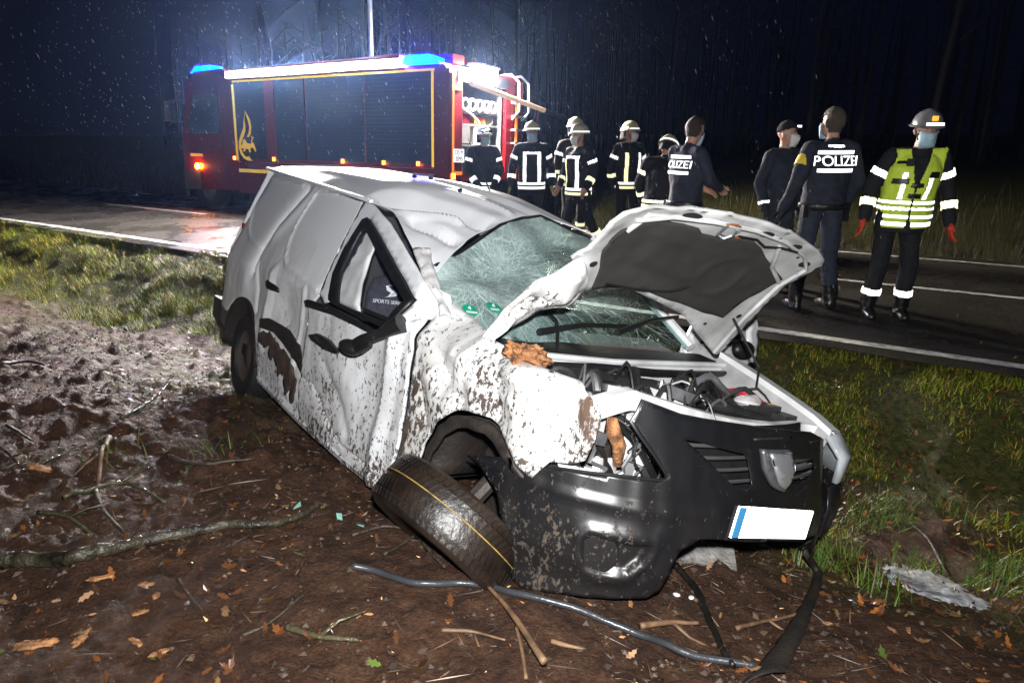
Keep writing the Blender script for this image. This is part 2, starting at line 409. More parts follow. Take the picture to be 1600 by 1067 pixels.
for s, zz in ((1, 2.3), (0, 1.85)):
    MB().tube([(7.3, -.05, zz), (7.62, .12, zz), (7.68, .16, zz - .08)], .014).build('mirror_arm', blackp, TR)
MB().box((7.68, .16, 2.08), (.10, .2, .42)).build('mirror', blackp, TR)
MB().prism([(6.15, 0, 2.86), (6.3, 0, 2.99), (6.85, 0, 2.99), (7.05, 0, 2.86)], (0, -.3, 0), (0, -.06, 0)).build('beacon', BLUE, TR)
MB().prism([(6.15, 0, 2.86), (6.3, 0, 2.99), (6.85, 0, 2.99), (7.05, 0, 2.86)], (0, -WD + .06, 0), (0, -WD + .3, 0)).build('beacon', BLUE, TR)
MB().prism([(.12, 0, 2.72), (.12, 0, 2.80), (.35, 0, 2.87), (.85, 0, 2.87), (1.02, 0, 2.72)], (0, -.28, 0), (0, .05, 0)).build('beacon', BLUE, TR)
# emblem on the front shutter: a flame with a lion
emb = [(5.20, 2.04), (5.13, 1.86), (5.10, 1.74), (5.14, 1.62), (5.21, 1.55), (5.13, 1.54), (5.06, 1.62), (5.04, 1.74), (5.06, 1.88), (5.20, 2.06), (5.27, 1.86), (5.30, 1.72), (5.40, 1.58), (5.47, 1.46), (5.49, 1.33), (5.44, 1.20), (5.35, 1.12), (5.22, 1.075), (5.04, 1.075), (5.12, 1.10), (5.16, 1.16), (5.28, 1.15), (5.36, 1.22), (5.41, 1.32), (5.39, 1.44), (5.30, 1.56), (5.23, 1.66), (5.22, 1.76), (5.24, 1.88)]
panel('emblem_flame', emb, lambda x, z: (x, .008, z), yel_r, TR, step=.05)
lion = [(5.18 + (a - 5.18) * 1.35, 1.33 + (b - 1.31) * 1.35) for a, b in [(5.34, 1.30), (5.36, 1.34), (5.31, 1.36), (5.30, 1.42), (5.25, 1.44), (5.22, 1.41), (5.20, 1.38), (5.12, 1.37), (5.08, 1.40), (5.04, 1.46), (5.09, 1.49), (5.10, 1.47), (5.07, 1.46), (5.11, 1.40), (5.04, 1.38), (5.02, 1.33), (4.99, 1.27), (5.03, 1.25), (5.04, 1.29), (5.09, 1.32), (5.13, 1.30), (5.12, 1.25), (5.17, 1.24), (5.17, 1.28), (5.23, 1.30), (5.27, 1.25), (5.31, 1.26), (5.29, 1.30)]]
panel('emblem_lion', lion, lambda x, z: (x, .008, z), yel_r, TR, step=.05)
# wheels
def wheel(parent, c, axis, r, w, rimr, n=32, rimm=None):
    t = MB().lathe([(rimr, -w / 2), (r * .93, -w / 2), (r * .985, -w * .38), (r, -w * .2), (r, w * .2), (r * .985, w * .38), (r * .93, w / 2), (rimr, w / 2), (rimr * .97, 0), (rimr, -w / 2)], c, axis, n)
    t = t.build('tyre', rubber, parent)
    ax = Vector(axis).normalized()
    rm = MB().lathe([(rimr, w * .4), (rimr * .9, w * .3), (rimr * .55, w * .22), (rimr * .4, w * .34), (.001, w * .36)], c, axis, n).build('rim', rimm or mat('rim_steel', (.2, .2, .2), .5, .6), t)
    return t
for x in (6.75, 1.95):
    wheel(TR, (x, -.20, .44), (0, 1, 0), .45, .28, .27)
    wheel(TR, (x, -WD + .2, .44), (0, -1, 0), .45, .28, .27)
MB().box((3.6, -WD / 2, .62), (7.3, .9, .24)).build('chassis', blackp, TR)
# rear: posts, open bay with gear, lamp, rails
MB().box((-.02, -.18, 1.74), (.06, .36, 1.80)).build('rear_post', red, TR)
MB().box((-.02, -1.83, 1.74), (.06, .25, 1.80)).box((-.02, -2.2, 1.74), (.06, .16, 1.80)).build('rear_post', red, TR)
MB().box((-.058, -.10, 1.78), (.014, .05, 1.60)).box((-.058, -.24, 2.35), (.014, .22, .06)).box((-.058, -.24, .98), (.014, .22, .06)).build('tape', org_r, TR)
MB().box((-.058, -2.05, 1.62), (.014, .07, 1.5)).build('tape', org_r, TR)
MB().box((-.02, -WD / 2, .92), (.08, WD - .1, .14)).build('rear_sill', red, TR)
MB().box((-.02, -1.0, 2.56), (.08, 1.5, .18)).build('roller_box', blackp, TR)
MB().box((1.15, -1.0, 1.75), (.04, 1.6, 1.7)).box((.55, -.42, 1.75), (1.1, .03, 1.7)).box((.55, -1.62, 1.75), (1.1, .03, 1.7)).build('bay_lining', alu, TR)
sv = MB()
for z in (1.45, 1.80, 2.0): sv.box((.5, -1.0, z), (.9, 1.15, .03))
sv.build('shelf', alu, TR)
for k in range(5):
    MB().lathe([(.075, -.03), (.105, -.03), (.105, .03), (.075, .03), (.075, -.03)], (.05, -.56 - k * .21, 2.13), (1, 0, 0), 18).build('hose_coupling', wht, TR)
for k, (y, z, d, m_) in enumerate([(-.6, 1.63, (.3, .26, .28), alu), (-.95, 1.62, (.3, .22, .30), wht), (-1.25, 1.63, (.3, .2, .27), alu), (-.62, 1.9, (.25, .3, .14), red), (-1.05, 1.89, (.25, .34, .12), mat('orange_box', (.7, .14, .03), .4)), (-.65, 1.12, (.3, .28, .3), blackp), (-1.35, 1.9, (.25, .2, .13), wht), (-1.3, 1.15, (.3, .3, .36), alu)]):
    MB().box((.2, y, z), d).build('equipment_box', m_, TR)
pm = MB().cyl((.0, -.98, 1.16), (.3, -.98, 1.16), .17).cyl((-.06, -.98, 1.16), (.0, -.98, 1.16), .12).cyl((-.09, -.98, 1.16), (-.06, -.98, 1.16), .06); pm.build('pump_outlet', alu, TR)
MB().tube([(-.05, -.45, 2.02), (-.10, -.7, 1.9), (-.08, -.9, 1.72), (-.06, -.95, 1.5)], .02).build('hose', wht, TR)
MB().box((-.10, -.92, 2.66), (.12, .62, .16)).build('work_lamp', FLOOD, TR)
MB().box((-.10, -.92, 2.77), (.2, .7, .04)).build('lamp_housing', alu, TR)
for y in (-1.86, -2.2):
    MB().tube([(.3, y, 2.72), (-.05, y, 2.74), (-.22, y, 2.60), (-.24, y, 2.1), (-.08, y, 1.95)], .025).build('ladder_rail', alu, TR)
for i in range(6): MB().box((-.10, -2.03, 1.05 + i * .24), (.10, .3, .035)).build('rung', alu, TR)
MB().box((-.03, -2.03, 1.0), (.06, .10, .10)).build('tail_lamp', ORNS, TR)
MB().box((-.055, -.1, .93), (.03, .10, .10)).build('tail_lamp', ORNS, TR)
pl = MB(); pl.tube([(-.2, -.40, 2.44), (-.34, -2.6, 2.16)], .045, 10); pl.build('pole', retro('striped_pole', (1, .75, .55), .3, .4, (.7, .35, .2)), TR)
MB().tube([(-.34, -2.6, 2.16), (-.40, -3.35, 2.06)], .05, 8).build('pole_end', blackp, TR)
MB().tube([(-.33, -2.36, 2.16), (-.33, -2.37, 2.0), (-.32, -2.35, 1.72)], .014).build('strap', red, TR)
MB().cyl((2.62, -1.0, 2.7), (2.62, -1.0, 5.6), .045, 12).build('mast', alu, TR)
def text(name, body, size, M, m, parent, ext=.002, align='CENTER'):
    c = bpy.data.curves.new(name, 'FONT'); c.body = body; c.size = size; c.align_x = align; c.align_y = 'CENTER'; c.extrude = ext
    o = bpy.data.objects.new(name, c); COL.objects.link(o)
    dg = bpy.context.evaluated_depsgraph_get(); dg.update()
    me = bpy.data.meshes.new_from_object(o.evaluated_get(dg)); bpy.data.objects.remove(o)
    me.transform(M); me.materials.clear(); me.materials.append(m); me.name = name
    return link(bpy.data.objects.new(name, me), parent)
# rear plate (faces backwards, local -x)
MB().box((-.062, -.25, 1.27), (.012, .30, .22)).build('number_plate', white_r, TR)
RT = Matrix(((0, 0, -1, 0), (-1, 0, 0, 0), (0, 1, 0, 0), (0, 0, 0, 1)))
blk = mat('black_print', (.012, .012, .012), .5, var=0)
for tx, z in (('OS M', 1.32), ('2095', 1.215)): text('plate_lettering', tx, .105, Matrix.Translation((-.072, -.25, z)) @ RT, blk, TR)
# ------------------------------------------------------------------ the wrecked van (local x forward, y to its own left, z up)
VM = Matrix(((.591, .7878, .1734, -.4571), (-.8061, .5684, .1649, 3.89), (.0313, -.2372, .971, -.3207), (0, 0, 0, 1)))
VAN = empty('wrecked_van'); VAN.matrix_world = VM
tag(VAN, 'crumpled white panel van smeared with mud, bonnet bent open, lying in the ditch', 'van')
def dirty_paint(name, base=(.74, .755, .78), amount=0.0, patches=.0, film_=.55, rough=.28, filmc=(.36, .33, .31)):
    m, N, L, B = nodes(name)
    tc = N.new('ShaderNodeTexCoord'); co = tc.outputs['Object']
    def nz(sc, det=6, ro=.6, stretch=None):
        n = N.new('ShaderNodeTexNoise'); n.inputs['Scale'].default_value = sc; n.inputs['Detail'].default_value = det; n.inputs['Roughness'].default_value = ro
        if stretch:
            mp = N.new('ShaderNodeMapping'); mp.inputs['Scale'].default_value = stretch; L.new(co, mp.inputs[0]); L.new(mp.outputs[0], n.inputs[0])
        else: L.new(co, n.inputs[0])
        return n.outputs['Fac']
    sx = N.new('ShaderNodeSeparateXYZ'); L.new(co, sx.inputs[0])
    low = N.new('ShaderNodeMapRange'); L.new(sx.outputs[2], low.inputs[0]); low.inputs[1].default_value = 1.45; low.inputs[2].default_value = .25; low.inputs[3].default_value = -.14; low.inputs[4].default_value = .06
    fwd = N.new('ShaderNodeMapRange'); L.new(sx.outputs[0], fwd.inputs[0]); fwd.inputs[1].default_value = -1.2; fwd.inputs[2].default_value = 1.4; fwd.inputs[3].default_value = -.06; fwd.inputs[4].default_value = .03
    A = math_node(N, L, 'ADD', nz(48, 10, .74, (1, 1, .7)), math_node(N, L, 'MULTIPLY', math_node(N, L, 'SUBTRACT', nz(3.6, 6), .5), .40))
    A = math_node(N, L, 'ADD', math_node(N, L, 'ADD', A, low.outputs[0]), math_node(N, L, 'ADD', fwd.outputs[0], amount))
    sp = N.new('ShaderNodeMapRange'); L.new(A, sp.inputs[0]); sp.inputs[1].default_value = .575; sp.inputs[2].default_value = .60
    P = math_node(N, L, 'ADD', math_node(N, L, 'ADD', math_node(N, L, 'MULTIPLY', nz(3.4, 9, .72, (1, 1, .55)), .7), math_node(N, L, 'MULTIPLY', nz(11, 6, .7, (1.2, 1, .35)), .3)), patches)
    pt = N.new('ShaderNodeMapRange'); L.new(P, pt.inputs[0]); pt.inputs[1].default_value = .64; pt.inputs[2].default_value = .67
    film = N.new('ShaderNodeMapRange'); L.new(math_node(N, L, 'ADD', nz(4, 8, .7, (1, 1, .35)), low.outputs[0]), film.inputs[0]); film.inputs[1].default_value = .42; film.inputs[2].default_value = .75; film.inputs[3].default_value = 0; film.inputs[4].default_value = film_
    def mix(f, a, b):
        x = N.new('ShaderNodeMix'); x.data_type = 'RGBA'; L.new(f, x.inputs[0])
        for i, c in ((6, a), (7, b)):
            if isinstance(c, tuple): x.inputs[i].default_value = (*c, 1)
            else: L.new(c, x.inputs[i])
        return x.outputs[2]
    c = mix(film.outputs[0], base, filmc)
    c = mix(sp.outputs[0], c, (.060, .044, .034)); c = mix(pt.outputs[0], c, (.075, .042, .027))
    L.new(c, B.inputs['Base Color'])
    mm = math_node(N, L, 'MAXIMUM', sp.outputs[0], pt.outputs[0])
    rg = N.new('ShaderNodeMapRange'); L.new(mm, rg.inputs[0]); rg.inputs[3].default_value = rough; rg.inputs[4].default_value = .8; L.new(rg.outputs[0], B.inputs['Roughness'])
    bp = N.new('ShaderNodeBump'); bp.inputs['Strength'].default_value = .6; bp.inputs['Distance'].default_value = .004
    L.new(mm, bp.inputs['Height']); L.new(bp.outputs[0], B.inputs['Normal'])
    return m
paintw = dirty_paint('van_white_paint', amount=-.002, patches=.02, film_=.75); paintf = dirty_paint('van_muddy_dimmed_paint', base=(.60, .595, .59), amount=.045, patches=.045, film_=.8, filmc=(.30, .25, .21))  # wing white dimmed in colour against flash glare; mud and film are dirt
paintr = dirty_paint('van_roof_lit_paint', base=(.84, .85, .88), amount=-.01, rough=.32, film_=.3); paint_rear = dirty_paint('van_rear_lit_paint', base=(.82, .83, .86), amount=.0, rough=.35)  # same white, lightened in colour so roof and rear look better lit
paint_in = mat('bonnet_underside', (.46, .46, .46), .45, var=.35, scale=6)
trimb = mat('black_trim', (.010, .010, .010), .42, var=.4, bump=.2, bscale=30)
mud_m = mat('caked_mud', (.055, .033, .023), .85, var=.5, scale=14, bump=.8, bscale=45)
mudd_m = mat('dark_muddy_plastic', (.020, .015, .012), .6, var=.6, scale=7, bump=.5, bscale=50)
def seg_d(p, poly):
    best = 9
    for a, b in zip(poly, poly[1:]):
        ax, ay = b[0] - a[0], b[1] - a[1]; t = max(0, min(1, ((p[0] - a[0]) * ax + (p[1] - a[1]) * ay) / (ax * ax + ay * ay + 1e-9)))
        best = min(best, math.hypot(p[0] - a[0] - t * ax, p[1] - a[1] - t * ay))
    return best
EMB2 = [(-.215, 1.49), (-.93, 1.52), (-.969, 1.382), (-.979, 1.27), (-.936, 1.163), (-.852, 1.063), (-.78, 1.025), (-.507, .995), (-.167, .964)]
EMB1 = [(-1.25, 1.55), (-2.08, 1.59), (-2.09, 1.473), (-1.992, 1.292), (-1.843, 1.174), (-1.70, 1.115), (-1.42, 1.08)]
CREASE = [(-1.15, 1.52), (-1.327, 1.289), (-1.401, 1.073), (-1.42, .9)]
def nf(x, y, z, s): return mnoise.noise(Vector((x * s, y * s, z * s)))
def g2(x, z, cx, cz, rx, rz): return math.exp(-((x - cx) / rx) ** 2 - ((z - cz) / rz) ** 2)
def sy(x, z):
    "right flank: y of the dented skin (more positive = pushed in)"
    y = -.865 + max(0, z - .95) * .40 + max(0, .45 - z) * .1
    y += .03 * g2(x, z, -1.28, .84, .2, .2) + .045 * g2(x, z, -.62, .74, .22, .18) - .018 * fold(x, z, [(-.93, .95), (-.98, .5)], .08) - .012 * fold(x, z, [(-.36, .92), (-.42, .3)], .05) + .016 * fold(x, z, [(-1.35, .98), (-1.2, .66)], .04) + .015 * g2(x, z, -.35, .62, .12, .3)
    y += .045 * g2(x, z, .62, .62, .22, .2) - .03 * fold(x, z, [(.82, .98), (.78, .2)], .09) + .010 * fold(x, z, [(.1, .6), (.45, .33)], .05) + .03 * g2(x, z, .2, .45, .3, .1)
    y += (.030 * math.exp(-abs(seg_d((x, z), CREASE)) / .035)) - .012 * math.exp(-(seg_d((x, z), [(-1.0, 1.5), (-1.25, 1.2)]) / .06) ** 2)
    y -= .010 * math.exp(-(seg_d((x, z), EMB2) / .013) ** 2) + .010 * math.exp(-(seg_d((x, z), EMB1) / .013) ** 2)
    y += .012 * math.exp(-(seg_d((x, z), [(-.22, .458), (-.07, .46), (.094, .365), (.279, .285), (.454, .256), (.9, .262)]) / .012) ** 2)
    k = max(0, min(1, (x - .85) / .3))
    y += k * (.032 * fold(x, z, [(1.05, .97), (1.36, .76)], .10) - .022 * fold(x, z, [(1.37, 1.02), (1.30, .74)], .06) + .045 * fold(x, z, [(1.5, .97), (1.60, .76)], .10) - .030 * fold(x, z, [(1.70, .98), (1.76, .66)], .07) + .035 * fold(x, z, [(1.84, .97), (1.90, .70)], .06) + .022 * fold(x, z, [(1.14, .60), (1.01, .86)], .07) - .014 * fold(x, z, [(1.08, .78), (1.28, .92)], .035) + .016 * fold(x, z, [(1.55, .9), (1.8, .86)], .04) + .007 * nf(x, 6, z, 13) - .005 * g2(x, z, 1.6, .9, .12, .2) + max(0, z - .93) * .9)
    k2 = max(0, x - 1.66); y += k2 * .42
    y += 1.3 * max(0, -1.95 - x) ** 2
    kk = max(0, min(1, (1.15 - z) / .3)) if x < 0 else 1
    return y + kk * (.005 * nf(x, 1, z, 5) + .003 * nf(x, 2, z, 14))
def fold(x, z, seg, w): return max(0, 1 - seg_d((x, z), seg) / w)
def side(off=0): return lambda x, z: (x, sy(x, z) + off, z)
SIDE = [(-2.288, 1.65), (-1.056, 1.555), (-.192, 1.481), (-.179, 1.358), (-.175, 1.251), (-.161, 1.123), (-.136, 1.01), (-.116, .943), (-.229, .856), (-.219, .777), (-.229, .672), (-.221, .569), (-.239, .453), (-.22, .284), (-.179, .19), (-.473, .21), (-.796, .23), (-1.02, .24), (-1.05, .35), (-1.09, .483), (-1.2, .60), (-1.36, .675), (-1.53, .695), (-1.70, .665), (-1.80, .6), (-1.86, .55), (-2.15, .58), (-2.19, .8), (-2.22, 1.097), (-2.235, 1.242), (-2.25, 1.442)]
solid(panel('side_panel', SIDE, side(), paint_rear, VAN, step=.017, ang=24), .012, 1)
ARCHT = [(-1.055, .633), (-.896, .671), (-.57, .656), (-.342, .614), (-.245, .553), (-.224, .468), (-.309, .5), (-.40, .53), (-.528, .55), (-.777, .599), (-1.01, .59)]
solid(panel('torn_arch_trim', ARCHT, side(-.010), mudd_m, VAN, step=.03), .01, 1)
MUDP = [(-1.0, .55), (-.85, .585), (-.7, .56), (-.5, .52), (-.34, .46), (-.27, .40), (-.30, .30), (-.36, .25), (-.40, .33), (-.47, .28), (-.52, .40), (-.60, .36), (-.66, .45), (-.78, .43), (-.84, .50), (-.95, .48)]
def jagged(poly, amp, fr, k=6):
    out = []
    for i, p in enumerate(poly):
        q = poly[(i + 1) % len(poly)]
        for t in range(k):
            a, b_ = p[0] + (q[0] - p[0]) * t / k, p[1] + (q[1] - p[1]) * t / k; out.append((a + amp * nf(a, b_, 0, fr), b_ + amp * nf(a, b_, 7, fr)))
    return out
MUDP = jagged(MUDP, .035, 17)
solid(panel('mud_patch', MUDP, side(-.008), mud_m, VAN, step=.03), .008, 1)
H2 = [(-1.037, .888), (-.953, .908), (-.803, .88), (-.792, .854), (-.891, .851), (-1.015, .866)]
solid(panel('rear_door_handle', H2, side(-.012), trimb, VAN, step=.03), .012, 1)
FIL = [(-1.72, .93), (-1.60, .99), (-1.46, .97), (-1.40, .87), (-1.46, .80), (-1.60, .79), (-1.70, .84)]
solid(panel('filler_flap', FIL, side(-.006), dirty_paint('scuffed_paint', (.5, .5, .5), .02), VAN, step=.03), .005, 1)
# door
DOOR = empty('front_door'); DOOR.parent = VAN
DLOW = [(-.231, .863), (.155, .881), (.395, .879), (.611, .875), (.797, .938), (.934, 1.0), (.972, 1.005), (.975, .839), (.993, .602), (.99, .453), (.925, .275), (.906, .202), (.577, .191), (.257, .184), (-.170, .19), (-.21, .284), (-.229, .453), (-.213, .569), (-.22, .672), (-.21, .777)]
HND = [(-.1, .72), (.01, .75), (.186, .748), (.303, .72), (.285, .703), (.137, .693), (-.046, .703)]
solid(panel('door_skin', DLOW, side(-.012), paintw, VAN, step=.020, ang=20), .012, 1)
solid(panel('door_handle', HND, side(-.032), trimb, VAN, step=.03), .02, 1, .004)
MB().cyl((-.02, sy(-.02, .82) - .02, .815), (-.02, sy(-.02, .82) - .008, .815), .016).build('door_lock', alu, VAN)
bpy.data.objects.remove(DOOR)
BELT = [(-.26, .885), (-.20, .90), (.115, .915), (.40, .905), (.62, .895), (.80, .925), (.795, .905), (.61, .872), (.395, .876), (.155, .878), (-.22, .858)]
solid(panel('belt_strip', BELT, side(-.026), trimb, VAN, step=.04), .016, 1)
FO = [(-.052, 1.379), (.0, 1.395), (.075, 1.367), (.535, 1.19), (.855, 1.071), (.836, 1.011), (.745, .917), (.115, .928), (.057, .939), (-.05, 1.067), (-.08, 1.212)]
FI = [(.005, 1.325), (.08, 1.318), (.498, 1.155), (.80, 1.05), (.73, .942), (.166, .944), (.045, 1.072), (.01, 1.202)]
solid(panel('window_frame', FO, side(-.012), trimb, VAN, holes=[FI], step=.03), .02, 1)
FI2 = [(.10, 1.300), (.16, 1.27), (.50, 1.135), (.77, 1.04), (.71, .952), (.30, .952), (.22, 1.06), (.14, 1.19)]
solid(panel('inner_seal', [(.06, 1.335), (.20, 1.29), (.53, 1.165), (.83, 1.05), (.74, .932), (.24, .935), (.15, 1.08), (.085, 1.2)], side(.05), trimb, VAN, holes=[FI2], step=.03), .015, 1)
solid(panel('b_pillar', [(-.05, 1.38), (.11, 1.35), (.15, 1.2), (.22, 1.06), (.33, .93), (.0, .93), (-.05, 1.05)], side(.035), mat('pillar_white', (.62, .63, .64), .4), VAN, step=.04), .01, 1)
APIL = [(-.192, 1.481), (-.046, 1.47), (.24, 1.387), (.568, 1.262), (.828, 1.159), (.973, 1.119), (1.002, 1.09), (.979, 1.011), (.934, 1.0), (.80, .93), (.836, 1.011), (.855, 1.071), (.535, 1.19), (.075, 1.367), (0, 1.395), (-.052, 1.379), (-.08, 1.212), (-.05, 1.067), (.057, .939), (-.02, .91), (-.116, .943), (-.136, 1.01), (-.161, 1.123), (-.175, 1.251), (-.179, 1.358)]
solid(panel('a_pillar', APIL, side(.0), paintw, VAN, step=.03, ang=0), .014, 1)
# wing
FEND = [(.985, 1.011), (.995, 1.097), (1.113, 1.062), (1.369, 1.014), (1.584, .981), (1.731, .982), (1.864, .962), (1.958, .925), (1.98, .88), (1.976, .806), (1.957, .733), (1.90, .70), (1.844, .69), (1.80, .62), (1.735, .665), (1.66, .72), (1.56, .755), (1.45, .75), (1.345, .72), (1.25, .65), (1.185, .53), (1.15, .40), (1.13, .25), (1.0, .22), (.93, .275), (1.0, .453), (1.008, .602), (.99, .839)]
solid(panel('wing', FEND, side(-.004), paintf, VAN, step=.020, ang=19), .008, 1)
LIP = [(1.145, .25), (1.165, .40), (1.20, .53), (1.26, .635), (1.35, .70), (1.45, .728), (1.55, .733), (1.65, .70), (1.73, .645), (1.785, .60), (1.77, .57), (1.71, .62), (1.64, .665), (1.55, .69), (1.45, .685), (1.37, .655), (1.295, .60), (1.235, .51), (1.20, .39), (1.185, .25)]
solid(panel('arch_liner_lip', LIP, side(.012), mudd_m, VAN, step=.03), .016, 1)
ln = MB().lathe([(.345, -.33), (.345, .0)], (1.45, -.80, .36), (0, -1, 0), 24, R(180), R(360)); solid(ln.build('wheel_arch_liner', mudd_m, VAN), .01)
MB().box((1.47, -.50, .42), (.7, .02, .62)).build('arch_inner', mudd_m, VAN)
for (cx, cz, rx, rz, dp, sd) in [(1.02, .50, .022, .10, .02, 5), (1.035, .72, .018, .05, .016, 6)]:
    P = []
    for k in range(16):
        a = 2 * math.pi * k / 16; q = 1 + .55 * mnoise.noise(Vector((math.cos(a) * 1.7 + sd, math.sin(a) * 1.7, sd * 3.3))); P.append((cx + rx * q * math.cos(a), cz + rz * q * math.sin(a)))
    panel('mud_clod', P, (lambda cx, cz, rx, rz, dp: lambda x, z: (x, sy(x, z) - .006 - dp * max(0, 1 - ((x - cx) / rx / 1.4) ** 2 - ((z - cz) / rz / 1.4) ** 2) * (.7 + .5 * nf(x, 0, z, 40)), z))(cx, cz, rx, rz, dp), mud_m, VAN, step=.014)
# splintered wood wedged on the wing
wm = mat('splintered_wood', (.27, .115, .045), .85, var=.8, scale=26, bump=1, bscale=110)
wd = MB(); wd.ell((1.61, -.79, 1.005), (.095, .055, .035), 48, 30)
wo = wd.build('splintered_wood', wm, None, 0)
for v_ in wo.data.vertices:
    q = v_.co * 30; n_ = mnoise.noise(q) + .6 * mnoise.noise(q * 2.3) + .5 * mnoise.noise(q * 5.1); v_.co += (v_.co - Vector((1.61, -.79, 1.005))) * n_ * .55
wo.matrix_world = VM; tag(wo, 'lump of torn orange wood wedged on the muddy wing of the van', 'wood')
# roof
def lerpc(pts, s):
    "smooth curve through points with x as parameter 0..1 spread evenly"
    n = len(pts) - 1; f = min(n - 1e-6, s * n); i = int(f); t = f - i
    p0, p1, p2, p3 = (Vector(pts[max(0, min(n, j))]) for j in (i - 1, i, i + 1, i + 2))
    return .5 * ((2 * p1) + (p2 - p0) * t + (2 * p0 - 5 * p1 + 4 * p2 - p3) * t * t + (3 * p1 - p0 - 3 * p2 + p3) * t ** 3)
RC = [(-2.285, -.575, 1.672), (-1.64, -.60, 1.618), (-1.06, -.615, 1.572), (-.6, -.63, 1.533), (-.19, -.64, 1.497), (.12, -.632, 1.455), (.42, -.695, 1.345), (.68, -.74, 1.232), (.84, -.765, 1.165)]
CR = [(-2.29, -.34, 1.735), (-1.64, -.36, 1.735), (-1.06, -.37, 1.718), (-.6, -.38, 1.69), (-.19, -.38, 1.645), (.10, -.38, 1.575), (.32, -.38, 1.49), (.47, -.40, 1.42), (.55, -.42, 1.378)]
CC = [(-2.28, 0, 1.76), (-1.64, 0, 1.765), (-1.06, 0, 1.76), (-.6, 0, 1.745), (-.25, 0, 1.715), (0, 0, 1.665), (.15, 0, 1.61), (.26, 0, 1.565), (.315, 0, 1.525)]
CL = [(-2.27, .34, 1.735), (-1.64, .36, 1.74), (-1.06, .37, 1.74), (-.6, .38, 1.735), (-.25, .38, 1.715), (-.05, .38, 1.675), (.07, .38, 1.64), (.17, .38, 1.61), (.225, .38, 1.585)]
LC = [(-2.25, .60, 1.66), (-1.64, .61, 1.665), (-1.06, .62, 1.665), (-.6, .62, 1.66), (-.25, .62, 1.65), (-.05, .63, 1.62), (.07, .64, 1.60), (.18, .66, 1.575), (.28, .70, 1.55)]
NS, NT = 150, 84; V_ = []
for i in range(NS + 1):
    s = i / NS; cs = [lerpc(c, s) for c in (RC, CR, CC, CL, LC)]
    for j in range(NT + 1):
        t = j / NT; p = lerpc(cs, t)
        x, y = p.x, p.y
        rib = sum(math.exp(-((y - c) / .014) ** 2) for c in (-.47, -.2, .2, .47)) * .008 * max(0, min(1, (-.3 - x) / .4))
        k = max(0, min(1, (x + .25) / .35)); kr = max(0, min(1, (.55 - y) / .8))
        rid = abs(nf(x * 1.0, y * .55, .3, 5.0)); wr = -.055 * fold(x, y, [(-.15, -.62), (.2, -.34), (.46, -.18)], .13) + .030 * fold(x, y, [(.10, -.64), (.36, -.38)], .06) - .030 * fold(x, y, [(-.30, -.12), (.0, .05), (.2, .25)], .09) - .035 * fold(x, y, [(.28, -.6), (.60, -.48)], .07) + .016 * fold(x, y, [(-.05, -.2), (.25, .02)], .05) + .010 * nf(x, y, 2, 7) * k * kr
        sag = -.05 * math.exp(-((x - .12) / .22) ** 2 - ((y + .38) / .25) ** 2)
        edge = min(1, min(t, 1 - t) * 12) * min(1, (1 - s) * 9)
        p.z += rib + (wr + sag) * edge + .004 * nf(x, y, 0, 3)
        V_.append(p)
F_ = [(i * (NT + 1) + j, (i + 1) * (NT + 1) + j, (i + 1) * (NT + 1) + j + 1, i * (NT + 1) + j + 1) for i in range(NS) for j in range(NT)]
solid(mesh('roof', V_, F_, paintr, VAN, True, 16), .008, -1)
MB().tube([lerpc(RC, s) + Vector((0, -.006, .0)) for s in np.linspace(0, .52, 16)], .013, 8).build('roof_gutter', paintr, VAN)
for (x, y, z) in [(-.20, -.26, 1.705), (-.33, -.3, 1.705), (.02, -.18, 1.655)]: MB().ell((x, y, z - .005), (.02, .014, .012), 12, 6).build('roof_plug', trimb, VAN)
MB().tube([(-.12, .12, 1.70), (-.32, .10, 1.92), (-.42, .09, 2.02)], [.005, .004, .002], 6).build('antenna', trimb, VAN)
PF = [[(.62, -.66, 1.30), (.72, -.70, 1.245), (.86, -.735, 1.175), (.98, -.76, 1.10), (1.08, -.775, 1.045)], [(.56, -.725, 1.285), (.70, -.755, 1.215), (.84, -.79, 1.155), (.975, -.80, 1.10), (1.04, -.815, 1.04)]]
nv = []
for i in range(25):
    a, b_ = lerpc(PF[0], i / 24), lerpc(PF[1], i / 24)
    for k in range(8):
        p = a.lerp(b_, k / 7); p += Vector((.2, -.6, .7)) * (.03 * (.2 - abs(nf(p.x, p.y, p.z, 14))) + .008 * nf(p.x, p.y, p.z, 40) + .012 * math.sin(k / 7 * math.pi)); nv.append(p)
solid(mesh('crumpled_pillar_foot', nv, [(i * 8 + k, i * 8 + k + 1, (i + 1) * 8 + k + 1, (i + 1) * 8 + k) for i in range(24) for k in range(7)], paintf, VAN, True, 0), .006)
# rear end
rb = MB(); rb.prism([(0, -.80, .35), (0, -.86, .45), (0, -.86, .60), (0, .86, .60), (0, .86, .35)], (-2.30, 0, 0), (-2.05, 0, 0)); rb.build('rear_bumper', mudd_m, VAN)
solid(panel('tailgate', [(-.80, .55), (.80, .55), (.80, .98), (.60, 1.68), (-.57, 1.66), (-.79, 1.0)], lambda y, z: (-2.26 + .03 * max(0, z - 1), y, z), paint_rear, VAN, step=.1), .02)
MB().box((-2.235, -.70, 1.08), (.05, .06, .26)).build('tail_lamp', mat('tail_lamp_red', (.35, .01, .01), .15, var=0, coat=.5), VAN)
solid(panel('side_panel', [(-2.25, 1.60), (-.2, 1.62), (-.2, .25), (-1.0, .25), (-1.1, .5), (-1.4, .69), (-1.7, .6), (-1.8, .4), (-2.25, .5)], lambda x, z: (x, .865 - max(0, z - .95) * .38, z), paint_rear, VAN, step=.1), .012, -1)
MB().box((-.65, 0, .32), (3.2, 1.6, .08)).build('floor_pan', trimb, VAN)
